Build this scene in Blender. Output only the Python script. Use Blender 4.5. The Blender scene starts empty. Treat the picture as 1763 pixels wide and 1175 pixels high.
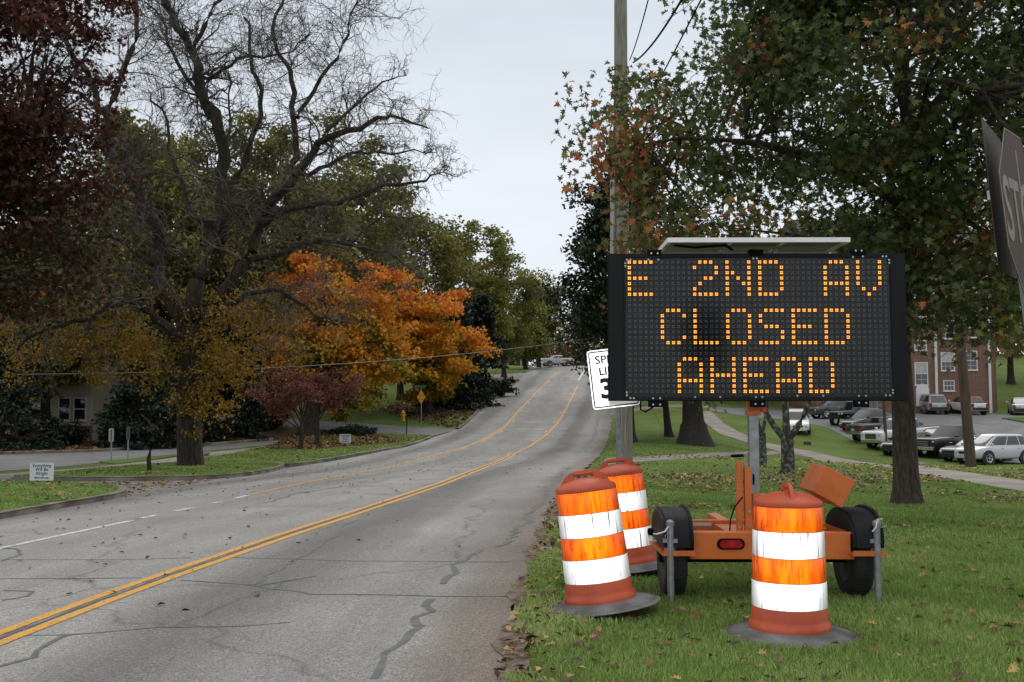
import bpy, bmesh, math, random
import numpy as np
from mathutils import Vector, Matrix
from mathutils.geometry import delaunay_2d_cdt
PI = math.pi
random.seed(7)
RNG = np.random.default_rng(11)
scene = bpy.context.scene
COL = scene.collection

# ---------------------------------------------------------------- camera
IW, IH, FP = 1763.0, 1175.0, 1800.0
CAMZ = 1.5
PITCH = math.atan(118.5 / FP)
cam_d = bpy.data.cameras.new('camera')
cam = bpy.data.objects.new('camera', cam_d); COL.objects.link(cam)
cam.location = (0, 0, CAMZ)
cam.rotation_euler = (PI / 2 + PITCH, 0, 0)
cam_d.sensor_width = 23.5
cam_d.lens = 23.5 * FP / IW
cam_d.clip_end = 6000
scene.camera = cam

# ---------------------------------------------------------------- world, sun, exposure
SUN_EL, SUN_ROT = math.radians(42), math.radians(200)
world = bpy.data.worlds.new('World'); scene.world = world
world.use_nodes = True
wt = world.node_tree; wt.nodes.clear()
def wn(t): return wt.nodes.new(t)
out = wn('ShaderNodeOutputWorld'); bg = wn('ShaderNodeBackground'); sky = wn('ShaderNodeTexSky')
sky.sky_type = 'NISHITA'; sky.sun_disc = False
sky.sun_elevation = SUN_EL; sky.sun_rotation = SUN_ROT
sky.air_density = 1.0; sky.dust_density = 3.0
tc = wn('ShaderNodeTexCoord'); sep = wn('ShaderNodeSeparateXYZ')
wt.links.new(tc.outputs['Generated'], sep.inputs[0])
rmp = wn('ShaderNodeValToRGB')                      # overcast dome: pale at the horizon, brighter overhead
rmp.color_ramp.elements[0].position = 0.0; rmp.color_ramp.elements[0].color = (.70, .725, .755, 1)
rmp.color_ramp.elements[1].position = 1.0; rmp.color_ramp.elements[1].color = (1.02, 1, .96, 1)
e = rmp.color_ramp.elements.new(.16); e.color = (.655, .685, .725, 1)
e = rmp.color_ramp.elements.new(.36); e.color = (.56, .605, .66, 1)
wt.links.new(sep.outputs['Z'], rmp.inputs[0])
mp = wn('ShaderNodeMapping'); mp.inputs['Scale'].default_value = (1.6, 1.6, 5)
nz = wn('ShaderNodeTexNoise'); nz.inputs['Scale'].default_value = 1.3; nz.inputs['Detail'].default_value = 4
wt.links.new(tc.outputs['Generated'], mp.inputs[0]); wt.links.new(mp.outputs[0], nz.inputs[0])
mr = wn('ShaderNodeMapRange'); mr.inputs[1].default_value = .3; mr.inputs[2].default_value = .7
mr.inputs[3].default_value = 9.1; mr.inputs[4].default_value = 11.6
wt.links.new(nz.outputs['Fac'], mr.inputs[0])
sc = wn('ShaderNodeVectorMath'); sc.operation = 'SCALE'
wt.links.new(rmp.outputs[0], sc.inputs[0]); wt.links.new(mr.outputs[0], sc.inputs['Scale'])
mx = wn('ShaderNodeMix'); mx.data_type = 'RGBA'; mx.inputs[0].default_value = .92
wt.links.new(sky.outputs[0], mx.inputs[6]); wt.links.new(sc.outputs[0], mx.inputs[7])
wt.links.new(mx.outputs[2], bg.inputs[0]); bg.inputs[1].default_value = .1
wt.links.new(bg.outputs[0], out.inputs[0])
sun_d = bpy.data.lights.new('sun', 'SUN'); sun_d.energy = .6; sun_d.angle = math.radians(35)
sun_d.color = (1, .97, .93)
sun = bpy.data.objects.new('sun', sun_d); COL.objects.link(sun)
sun.rotation_euler = (PI / 2 - SUN_EL, 0, PI - SUN_ROT + PI)
# the photographer's flash: the photograph shows it in the blazing retroreflective drum bands and speed sign
fl_d = bpy.data.lights.new('camera_flash', 'POINT'); fl_d.energy = 95; fl_d.shadow_soft_size = .03
fl = bpy.data.objects.new('camera_flash', fl_d); COL.objects.link(fl); fl.location = (0.0, 0.06, CAMZ + .10)
scene.view_settings.view_transform = 'Standard'; scene.view_settings.look = 'None'
scene.view_settings.exposure = 0.38; scene.view_settings.gamma = 1.0
scene.view_settings.use_curve_mapping = False
scene.cycles.max_bounces = 6; scene.cycles.diffuse_bounces = 3; scene.cycles.transparent_max_bounces = 12
scene.cycles.sample_clamp_indirect = 4

# ---------------------------------------------------------------- pixel <-> place helpers
def ray(px, py):
    u = (px - IW / 2) / FP; v = (IH / 2 - py) / FP
    c, s = math.cos(PITCH), math.sin(PITCH)
    return (u, c - v * s, s + v * c)
def P(px, py, Y):
    d = ray(px, py); t = Y / d[1]
    return Vector((d[0] * t, Y, CAMZ + d[2] * t))

def interp(pts):
    xs = np.array([p[0] for p in pts], float); ys = np.array([p[1] for p in pts], float)
    m = np.zeros(len(xs)); d = np.diff(ys) / np.diff(xs)
    m[1:-1] = np.where(d[1:] * d[:-1] > 0, 2 * d[1:] * d[:-1] / (d[1:] + d[:-1] + 1e-12), 0)
    m[0] = d[0]; m[-1] = d[-1]
    def f(x):
        x = np.asarray(x, float)
        i = np.clip(np.searchsorted(xs, x) - 1, 0, len(xs) - 2)
        h = xs[i + 1] - xs[i]; t = np.clip((x - xs[i]) / h, 0, 1)
        a = ys[i] * (1 + 2 * t) * (1 - t) ** 2 + m[i] * h * t * (1 - t) ** 2
        b = ys[i + 1] * t * t * (3 - 2 * t) + m[i + 1] * h * t * t * (t - 1)
        r = a + b
        r = np.where(x > xs[-1], ys[-1] + m[-1] * (x - xs[-1]), r)
        return np.where(x < xs[0], ys[0] + m[0] * (x - xs[0]), r)
    return f
ZC = interp([(-40, 0), (14, 0), (25, -.06), (35, -.25), (45, -.46), (54, -.5), (62, -.25), (72, .4), (84, 1.5), (100, 2.9),
             (118, 4.5), (130, 5.65), (150, 7.3), (165, 8.35), (180, 9.0), (205, 9.4), (400, 9.4), (4000, 9.4)])
ZR = interp([(-40, 0), (18, 0), (26, -.12), (35, -.45), (50, -1.2), (60, -1.6), (66, -1.35), (72, -.75), (79, .3), (93, 1.15), (100, 1.6),
             (110, 3), (130, 6.5), (165, 10), (205, 12), (400, 12), (4000, 12)])
XR = interp([(-40, -.5), (0, -.1), (5.75, -.04), (9.2, .12), (18.75, .87), (28.7, 2.0), (48.6, 4.15), (72, 6.8), (100, 9.8), (130, 12.5), (165, 15.6), (400, 37), (4000, 360)])
def sstep(a, b, x):
    t = np.clip((np.asarray(x, float) - a) / (b - a), 0, 1); return t * t * (3 - 2 * t)
def Z(X, Y):
    X = np.asarray(X, float); Y = np.asarray(Y, float)
    Yc = np.clip(Y, -40, 900)
    s = XR(Yc) - X
    cross = -.035 * np.clip(s, 0, 9.5) * (1 - sstep(36, 52, Yc))
    left = .035 * np.clip(s - 14, 0, 30) * sstep(62, 85, Yc)
    k = sstep(3, 15, -s)
    return ZC(Yc) * (1 - k) + ZR(Yc) * k + cross + left
def z1(x, y): return float(Z(x, y))
def G(px, py):
    d = ray(px, py)
    Ys = np.concatenate([np.arange(2, 60, .25), np.arange(60, 400, .5)])
    t = Ys / d[1]; zs = CAMZ + d[2] * t; g = Z(d[0] * t, Ys)
    below = np.nonzero(zs <= g)[0]
    if len(below) == 0: return (d[0] * t[-1], 400.)
    i = below[0]
    if i == 0: return (d[0] * t[0], Ys[0])
    a = (zs[i - 1] - g[i - 1]); b = (g[i] - zs[i]); Y = Ys[i - 1] + (Ys[i] - Ys[i - 1]) * a / (a + b + 1e-9)
    return (d[0] * Y / d[1], float(Y))
def GP(px, py, dz=0):
    x, y = G(px, py); return Vector((x, y, z1(x, y) + dz))

# ---------------------------------------------------------------- object helpers
def tag(o, label=None, cat=None, group=None, kind=None):
    if label: o['label'] = label
    if cat: o['category'] = cat
    if group: o['group'] = group
    if kind: o['kind'] = kind
    return o
def empty(name, loc=(0, 0, 0), rz=0, label=None, cat=None, group=None):
    o = bpy.data.objects.new(name, None); COL.objects.link(o)
    o.location = loc; o.rotation_euler = (0, 0, rz); o.empty_display_size = .3
    return tag(o, label, cat, group)
def link(name, me, mat=None, parent=None, smooth=False):
    o = bpy.data.objects.new(name, me); COL.objects.link(o)
    if mat is not None:
        for m in (mat if isinstance(mat, (list, tuple)) else [mat]): me.materials.append(m)
    if smooth: me.polygons.foreach_set('use_smooth', [True] * len(me.polygons))
    if parent is not None: o.parent = parent
    return o
def npmesh(name, V, loops, lens, rnd=None):
    me = bpy.data.meshes.new(name)
    V = np.ascontiguousarray(V, dtype=np.float32); loops = np.ascontiguousarray(loops, dtype=np.int32).ravel()
    lens = np.asarray(lens, dtype=np.int32)
    me.vertices.add(len(V)); me.vertices.foreach_set('co', V.ravel())
    me.loops.add(len(loops)); me.loops.foreach_set('vertex_index', loops)
    me.polygons.add(len(lens))
    st = np.concatenate([[0], np.cumsum(lens)[:-1]]).astype(np.int32)
    me.polygons.foreach_set('loop_start', st); me.polygons.foreach_set('loop_total', lens)
    if rnd is not None:
        a = me.attributes.new('rnd', 'FLOAT', 'FACE'); a.data.foreach_set('value', np.ascontiguousarray(rnd, dtype=np.float32))
    me.update(calc_edges=True)
    return me
def copy_tree(o, parent=None):
    c = o.copy(); COL.objects.link(c)
    if parent is not None: c.parent = parent
    for ch in list(o.children): copy_tree(ch, c)
    return c

class MB:
    """collects boxes, prisms, lathes and tubes into one bmesh"""
    def __init__(s): s.bm = bmesh.new()
    def box(s, c, d, rot=None, bev=0):
        m = Matrix.Translation(c) @ (rot.to_4x4() if rot is not None else Matrix.Identity(4)) @ Matrix.Diagonal((d[0], d[1], d[2], 1))
        r = bmesh.ops.create_cube(s.bm, size=1, matrix=m)
        if bev:
            es = list({e for v in r['verts'] for e in v.link_edges})
            bmesh.ops.bevel(s.bm, geom=es, offset=bev, segments=2, affect='EDGES', profile=.5)
        return s
    def bb(s, a, b, bev=0):
        return s.box([(a[i] + b[i]) / 2 for i in range(3)], [abs(b[i] - a[i]) for i in range(3)], bev=bev)
    def beam(s, a, b, w, h=None, bev=0):
        a = Vector(a); b = Vector(b); d = b - a
        q = d.to_track_quat('X', 'Z').to_matrix()
        return s.box((a + b) / 2, (d.length, w, h or w), q, bev)
    def tube(s, pts, r, n=8, cap=True):
        pts = [Vector(p) for p in pts]; rs = r if isinstance(r, (list, tuple)) else [r] * len(pts)
        rings = []; up = Vector((0, 0, 1))
        for i, p in enumerate(pts):
            t = (pts[min(i + 1, len(pts) - 1)] - pts[max(i - 1, 0)]).normalized()
            u = t.cross(up)
            if u.length < .05: u = t.cross(Vector((1, 0, 0)))
            u.normalize(); v = t.cross(u)
            rings.append([s.bm.verts.new(p + (u * math.cos(2 * PI * k / n) + v * math.sin(2 * PI * k / n)) * rs[i]) for k in range(n)])
        for a, b in zip(rings, rings[1:]):
            for k in range(n): s.bm.faces.new((a[k], a[(k + 1) % n], b[(k + 1) % n], b[k]))
        if cap: s.bm.faces.new(rings[0][::-1]); s.bm.faces.new(rings[-1])
        return s
    def lathe(s, prof, n=32, mat=Matrix.Identity(4), closed=False):
        rings = []
        for r, z in prof:
            if r < 1e-5: rings.append([s.bm.verts.new(mat @ Vector((0, 0, z)))])
            else: rings.append([s.bm.verts.new(mat @ Vector((r * math.cos(2 * PI * k / n), r * math.sin(2 * PI * k / n), z))) for k in range(n)])
        prs = list(zip(rings, rings[1:]))
        if closed: prs.append((rings[-1], rings[0]))
        for a, b in prs:
            for k in range(n):
                k2 = (k + 1) % n
                if len(a) == 1 and len(b) == 1: continue
                if len(a) == 1: s.bm.faces.new((a[0], b[k2], b[k]))
                elif len(b) == 1: s.bm.faces.new((a[k], a[k2], b[0]))
                else: s.bm.faces.new((a[k], a[k2], b[k2], b[k]))
        return s
    def prism(s, poly, fn, t0, t1):
        """poly: 2D outline; fn(x, y, t) -> 3D; extruded between t0 and t1"""
        A = [s.bm.verts.new(fn(x, y, t0)) for x, y in poly]; B = [s.bm.verts.new(fn(x, y, t1)) for x, y in poly]
        n = len(poly)
        s.bm.faces.new(A[::-1]); s.bm.faces.new(B)
        for k in range(n): s.bm.faces.new((A[k], A[(k + 1) % n], B[(k + 1) % n], B[k]))
        return s
    def face(s, pts):
        s.bm.faces.new([s.bm.verts.new(p) for p in pts]); return s
    def mesh(s, name):
        bmesh.ops.recalc_face_normals(s.bm, faces=s.bm.faces)
        me = bpy.data.meshes.new(name); s.bm.to_mesh(me); s.bm.free(); return me
    def build(s, name, mat, parent=None, smooth=False):
        o = link(name, s.mesh(name), mat, parent)
        if smooth:
            me = o.data
            me.polygons.foreach_set('use_smooth', [True] * len(me.polygons))
            me.set_sharp_from_angle(angle=math.radians(38))
        return o

# ---------------------------------------------------------------- materials
MATS = {}
def mat_new(name):
    m = bpy.data.materials.new(name); m.use_nodes = True; nt = m.node_tree
    b = nt.nodes['Principled BSDF']; return m, nt, b
def simple(name, col, rough=.6, metal=0, var=.15, scale=8, bump=.0, col2=None, spec=.5, detail=6, stretch=None, lo=.35, hi=.65):
    """principled with noise variation between col and col2 (default col*(1-var))"""
    if name in MATS: return MATS[name]
    m, nt, b = mat_new(name); N = nt.nodes; L = nt.links
    t = N.new('ShaderNodeTexCoord'); n = N.new('ShaderNodeTexNoise'); n.inputs['Scale'].default_value = scale; n.inputs['Detail'].default_value = detail
    src = t.outputs['Object']
    if stretch:
        mpn = N.new('ShaderNodeMapping'); mpn.inputs['Scale'].default_value = stretch; L.new(src, mpn.inputs[0]); src = mpn.outputs[0]
    L.new(src, n.inputs['Vector'])
    r = N.new('ShaderNodeValToRGB'); r.color_ramp.elements[0].position = lo; r.color_ramp.elements[1].position = hi
    c2 = col2 or tuple(c * (1 - var) for c in col)
    r.color_ramp.elements[0].color = (*c2, 1); r.color_ramp.elements[1].color = (*col, 1)
    L.new(n.outputs['Fac'], r.inputs[0]); L.new(r.outputs[0], b.inputs['Base Color'])
    b.inputs['Roughness'].default_value = rough; b.inputs['Metallic'].default_value = metal
    b.inputs['Specular IOR Level'].default_value = spec
    if bump:
        bp = N.new('ShaderNodeBump'); bp.inputs['Strength'].default_value = bump; bp.inputs['Distance'].default_value = .02
        L.new(n.outputs['Fac'], bp.inputs['Height']); L.new(bp.outputs[0], b.inputs['Normal'])
    MATS[name] = m; return m
def leafmat(name, stops, trans=.25, rough=.6, gain=1.3):
    stops = [(p, tuple(min(.8, q * gain) for q in c)) for p, c in stops]
    m, nt, b = mat_new(name); N = nt.nodes; L = nt.links
    a = N.new('ShaderNodeAttribute'); a.attribute_name = 'rnd'
    r = N.new('ShaderNodeValToRGB'); cr = r.color_ramp
    cr.elements[0].position = stops[0][0]; cr.elements[0].color = (*stops[0][1], 1)
    cr.elements[1].position = stops[-1][0]; cr.elements[1].color = (*stops[-1][1], 1)
    for p, c in stops[1:-1]: e = cr.elements.new(p); e.color = (*c, 1)
    L.new(a.outputs['Fac'], r.inputs[0]); L.new(r.outputs[0], b.inputs['Base Color'])
    b.inputs['Roughness'].default_value = rough; b.inputs['Specular IOR Level'].default_value = .3
    tr = N.new('ShaderNodeBsdfTranslucent'); L.new(r.outputs[0], tr.inputs[0])
    mxs = N.new('ShaderNodeMixShader'); mxs.inputs[0].default_value = trans
    L.new(b.outputs[0], mxs.inputs[1]); L.new(tr.outputs[0], mxs.inputs[2])
    L.new(mxs.outputs[0], nt.nodes['Material Output'].inputs[0])
    return m
def emis(name, col, s):
    m, nt, b = mat_new(name); b.inputs['Base Color'].default_value = (*col, 1)
    b.inputs['Emission Color'].default_value = (*col, 1); b.inputs['Emission Strength'].default_value = s; return m
def retro(name, col, dirt, amount=.55, rough=.25, wear=.4):
    """retroreflective sheeting: a lobe that sends light back to where it came from, over a plain diffuse colour"""
    m, nt, b = mat_new(name); N = nt.nodes; L = nt.links
    g = N.new('ShaderNodeNewGeometry'); t = N.new('ShaderNodeTexCoord')
    n1 = N.new('ShaderNodeTexNoise'); n1.inputs['Scale'].default_value = 5; n1.inputs['Detail'].default_value = 10; n1.inputs['Roughness'].default_value = .7
    mpn = N.new('ShaderNodeMapping'); mpn.inputs['Scale'].default_value = (3.2, 3.2, .9)
    oi = N.new('ShaderNodeObjectInfo'); ov = N.new('ShaderNodeVectorMath'); ov.operation = 'SCALE'; ov.inputs[0].default_value = (7, 5, 9); L.new(oi.outputs['Random'], ov.inputs['Scale'])
    oa = N.new('ShaderNodeVectorMath'); oa.operation = 'ADD'; L.new(t.outputs['Object'], oa.inputs[0]); L.new(ov.outputs[0], oa.inputs[1])
    L.new(oa.outputs[0], mpn.inputs[0]); L.new(mpn.outputs[0], n1.inputs[0])
    n2 = N.new('ShaderNodeTexNoise'); n2.inputs['Scale'].default_value = 11; n2.inputs['Detail'].default_value = 8
    mpz = N.new('ShaderNodeMapping'); mpz.inputs['Scale'].default_value = (6, 6, .35)
    L.new(oa.outputs[0], mpz.inputs[0]); L.new(mpz.outputs[0], n2.inputs[0])
    r1 = N.new('ShaderNodeValToRGB'); r1.color_ramp.elements[0].position = dirt[0]; r1.color_ramp.elements[1].position = dirt[0] + .07
    r2 = N.new('ShaderNodeValToRGB'); r2.color_ramp.elements[0].position = dirt[1]; r2.color_ramp.elements[1].position = dirt[1] + .12
    L.new(n1.outputs['Fac'], r1.inputs[0]); L.new(n2.outputs['Fac'], r2.inputs[0])
    mu = N.new('ShaderNodeMath'); mu.operation = 'MULTIPLY'; L.new(r1.outputs[0], mu.inputs[0]); L.new(r2.outputs[0], mu.inputs[1])
    cm = N.new('ShaderNodeMix'); cm.data_type = 'RGBA'; L.new(mu.outputs[0], cm.inputs[0])
    cm.inputs[6].default_value = (*[c * dirt[2] for c in col], 1); cm.inputs[7].default_value = (*col, 1)
    L.new(cm.outputs[2], b.inputs['Base Color']); b.inputs['Roughness'].default_value = .35
    gl = N.new('ShaderNodeBsdfGlossy'); gl.inputs['Roughness'].default_value = rough
    # entrance angle: sheeting returns less light when it is seen obliquely; large scale wear varies it too
    dp = N.new('ShaderNodeVectorMath'); dp.operation = 'DOT_PRODUCT'; L.new(g.outputs['Normal'], dp.inputs[0]); L.new(g.outputs['Incoming'], dp.inputs[1])
    n3 = N.new('ShaderNodeTexNoise'); n3.inputs['Scale'].default_value = 4.5; n3.inputs['Detail'].default_value = 5; L.new(mpn.outputs[0], n3.inputs[0])
    r3 = N.new('ShaderNodeMapRange'); r3.inputs[1].default_value = .35; r3.inputs[2].default_value = .62; r3.inputs[3].default_value = amount * wear; r3.inputs[4].default_value = amount; L.new(n3.outputs['Fac'], r3.inputs[0])
    pw = N.new('ShaderNodeMath'); pw.operation = 'POWER'; pw.inputs[1].default_value = 2.6; pw.use_clamp = True; L.new(dp.outputs['Value'], pw.inputs[0])
    am = N.new('ShaderNodeMath'); am.operation = 'MULTIPLY'; L.new(pw.outputs[0], am.inputs[0]); L.new(r3.outputs[0], am.inputs[1])
    L.new(cm.outputs[2], gl.inputs[0]); L.new(g.outputs['Incoming'], gl.inputs['Normal'])
    ms = N.new('ShaderNodeMixShader'); L.new(am.outputs[0], ms.inputs[0])
    L.new(b.outputs[0], ms.inputs[1]); L.new(gl.outputs[0], ms.inputs[2]); L.new(ms.outputs[0], nt.nodes['Material Output'].inputs[0])
    return m
def glassy(name, col=(.02, .025, .03), rough=.05):
    m, nt, b = mat_new(name); b.inputs['Base Color'].default_value = (*col, 1); b.inputs['Roughness'].default_value = rough
    b.inputs['Specular IOR Level'].default_value = .9; return m
def paint(name, col, rough=.25, metal=.0):
    m, nt, b = mat_new(name); b.inputs['Base Color'].default_value = (*col, 1); b.inputs['Roughness'].default_value = rough
    b.inputs['Metallic'].default_value = metal; b.inputs['Coat Weight'].default_value = .6; b.inputs['Coat Roughness'].default_value = .08
    n = nt.nodes.new('ShaderNodeTexNoise'); n.inputs['Scale'].default_value = 3; n.inputs['Detail'].default_value = 6
    r = nt.nodes.new('ShaderNodeMapRange'); r.inputs[3].default_value = rough; r.inputs[4].default_value = rough + .25
    nt.links.new(n.outputs['Fac'], r.inputs[0]); nt.links.new(r.outputs[0], b.inputs['Roughness']); return m

black_rub = simple('black_rubber', (.022, .022, .024), .7, scale=20, var=.4, bump=.1)
steel = simple('galvanised_steel', (.34, .36, .38), .42, .7, .3, 14)
concrete = simple('concrete', (.36, .33, .29), .9, var=.25, scale=2.2, bump=.2)
bark_grey = simple('bark_grey', (.058, .044, .032), .95, col2=(.015, .012, .009), scale=5, bump=.9, stretch=(3, 3, .6))
bark_dark = simple('bark_dark', (.045, .036, .03), .95, col2=(.014, .011, .009), scale=6, bump=1.0, stretch=(3, 3, .6))
bark_twig = simple('bark_twig', (.17, .15, .125), .95, col2=(.03, .025, .019), scale=1.2, bump=.4)
bark_lichen = simple('bark_lichen', (.20, .215, .18), .95, col2=(.04, .034, .028), scale=9, bump=.6, lo=.48, hi=.66)
# ================================================================ ground, road, paths
def pin(poly, x, y):
    """vectorised point in polygon"""
    x = np.asarray(x); y = np.asarray(y); ins = np.zeros(x.shape, bool); n = len(poly)
    for i in range(n):
        x0, y0 = poly[i]; x1, y1 = poly[(i + 1) % n]
        if y0 == y1: continue
        c = ((y0 > y) != (y1 > y)) & (x < (x1 - x0) * (y - y0) / (y1 - y0) + x0)
        ins ^= c
    return ins
def GX(pts): return [G(*p) for p in pts]
def densify(pts, step, jit=0, close=False):
    o = []; n = len(pts)
    for i in range(n if close else n - 1):
        a = Vector(pts[i]); b = Vector(pts[(i + 1) % n]); k = max(1, int((b - a).length / step))
        for j in range(k):
            p = a.lerp(b, j / k)
            if jit: p = p + Vector((random.gauss(0, jit), random.gauss(0, jit)))
            o.append((p.x, p.y))
    if not close: o.append(tuple(pts[-1]))
    return o
def smooth_path(pts, it=2, close=False):
    for _ in range(it):
        q = []; n = len(pts)
        if not close: q.append(tuple(pts[0]))
        for i in range(n if close else n - 1):
            a = pts[i]; b = pts[(i + 1) % n]
            q += [(a[0] * .75 + b[0] * .25, a[1] * .75 + b[1] * .25), (a[0] * .25 + b[0] * .75, a[1] * .25 + b[1] * .75)]
        if not close: q.append(tuple(pts[-1]))
        pts = q
    return pts
def drape(poly, dz, name, mat, res=1.0, skirt=0.0, kind='structure', jit=0.0, edge=None):
    ed = densify(poly, edge or res, jit, True)
    n = len(ed); xs = [p[0] for p in ed]; ys = [p[1] for p in ed]
    gx, gy = np.meshgrid(np.arange(min(xs), max(xs), res), np.arange(min(ys), max(ys), res))
    gx = gx.ravel(); gy = gy.ravel(); k = pin(ed, gx, gy); gx = gx[k]; gy = gy[k]
    V = [Vector(p) for p in ed] + [Vector((a, b)) for a, b in zip(gx, gy)]
    r = delaunay_2d_cdt(V, [(i, (i + 1) % n) for i in range(n)], [], 1, 1e-4)
    vs = [(v.x, v.y, z1(v.x, v.y) + dz) for v in r[0]]; fs = [tuple(f) for f in r[2]]
    if skirt:
        b0 = len(vs)
        vs += [(x, y, z1(x, y) + dz - skirt) for x, y in ed]
        top = len(vs); vs += [(x, y, z1(x, y) + dz) for x, y in ed]
        fs += [(b0 + i, b0 + (i + 1) % n, top + (i + 1) % n, top + i) for i in range(n)]
    me = bpy.data.meshes.new(name); me.from_pydata(vs, [], fs); me.update()
    bm = bmesh.new(); bm.from_mesh(me)
    for f in bm.faces:
        f.normal_update()
        if abs(f.normal.z) > .3 and f.normal.z < 0: f.normal_flip()
    bm.to_mesh(me); bm.free()
    o = link(name, me, mat); tag(o, kind=kind); return o

# --- materials
def ground_mat():
    m, nt, b = mat_new('grass_ground'); N = nt.nodes; L = nt.links
    t = N.new('ShaderNodeTexCoord')
    def noise(s, d=6, st=None):
        n = N.new('ShaderNodeTexNoise'); n.inputs['Scale'].default_value = s; n.inputs['Detail'].default_value = d
        L.new(t.outputs['Object'], n.inputs[0]); return n.outputs['Fac']
    def ramp(src, *st):
        r = N.new('ShaderNodeValToRGB'); r.color_ramp.elements[0].position = st[0][0]; r.color_ramp.elements[0].color = (*st[0][1], 1)
        r.color_ramp.elements[1].position = st[-1][0]; r.color_ramp.elements[1].color = (*st[-1][1], 1)
        for p, c in st[1:-1]: e = r.color_ramp.elements.new(p); e.color = (*c, 1)
        L.new(src, r.inputs[0]); return r.outputs[0]
    fine = ramp(noise(40, 3), (.3, (.07, .10, .03)), (.5, (.13, .185, .054)), (.7, (.20, .255, .09)))
    broad = ramp(noise(.35, 5), (.35, (.8, .8, .62)), (.65, (1.05, 1.08, 1)))
    mu = N.new('ShaderNodeMix'); mu.data_type = 'RGBA'; mu.blend_type = 'MULTIPLY'; mu.inputs[0].default_value = 1
    L.new(fine, mu.inputs[6]); L.new(broad, mu.inputs[7])
    lv = N.new('ShaderNodeTexVoronoi'); lv.inputs['Scale'].default_value = 9; L.new(t.outputs['Object'], lv.inputs[0])
    lm = N.new('ShaderNodeMath'); lm.operation = 'LESS_THAN'; L.new(lv.outputs['Distance'], lm.inputs[0])
    lr = N.new('ShaderNodeMapRange'); lr.inputs[1].default_value = .46; lr.inputs[2].default_value = .72; lr.inputs[3].default_value = 0.0; lr.inputs[4].default_value = .30
    L.new(noise(.22, 6), lr.inputs[0]); L.new(lr.outputs[0], lm.inputs[1])
    br = ramp(lv.outputs['Color'], (.2, (.10, .055, .03)), (.5, (.19, .11, .06)), (.8, (.30, .19, .10)))
    m2 = N.new('ShaderNodeMix'); m2.data_type = 'RGBA'; L.new(lm.outputs[0], m2.inputs[0]); L.new(mu.outputs[2], m2.inputs[6]); L.new(br, m2.inputs[7])
    L.new(m2.outputs[2], b.inputs['Base Color']); b.inputs['Roughness'].default_value = .95; b.inputs['Specular IOR Level'].default_value = .1
    bp = N.new('ShaderNodeBump'); bp.inputs['Strength'].default_value = .8; bp.inputs['Distance'].default_value = .04
    L.new(noise(60, 3), bp.inputs['Height']); L.new(bp.outputs[0], b.inputs['Normal'])
    return m
M_ground = ground_mat()
def litter_mat():
    m, nt, b = mat_new('leaf_litter_ground'); N = nt.nodes; L = nt.links
    t = N.new('ShaderNodeTexCoord'); v = N.new('ShaderNodeTexVoronoi'); v.inputs['Scale'].default_value = 8; L.new(t.outputs['Object'], v.inputs[0])
    r = N.new('ShaderNodeValToRGB'); cr = r.color_ramp
    cr.elements[0].position = .15; cr.elements[0].color = (.045, .028, .017, 1); cr.elements[1].position = .9; cr.elements[1].color = (.21, .11, .05, 1)
    e = cr.elements.new(.4); e.color = (.12, .06, .032, 1); e = cr.elements.new(.62); e.color = (.16, .075, .035, 1); e = cr.elements.new(.7); e.color = (.06, .08, .025, 1)
    s = N.new('ShaderNodeSeparateColor'); L.new(v.outputs['Color'], s.inputs[0]); L.new(s.outputs[0], r.inputs[0])
    L.new(r.outputs[0], b.inputs['Base Color']); b.inputs['Roughness'].default_value = .95
    bp = N.new('ShaderNodeBump'); bp.inputs['Distance'].default_value = .05; L.new(v.outputs['Distance'], bp.inputs['Height']); L.new(bp.outputs[0], b.inputs['Normal'])
    return m
M_litter = litter_mat()
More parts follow.
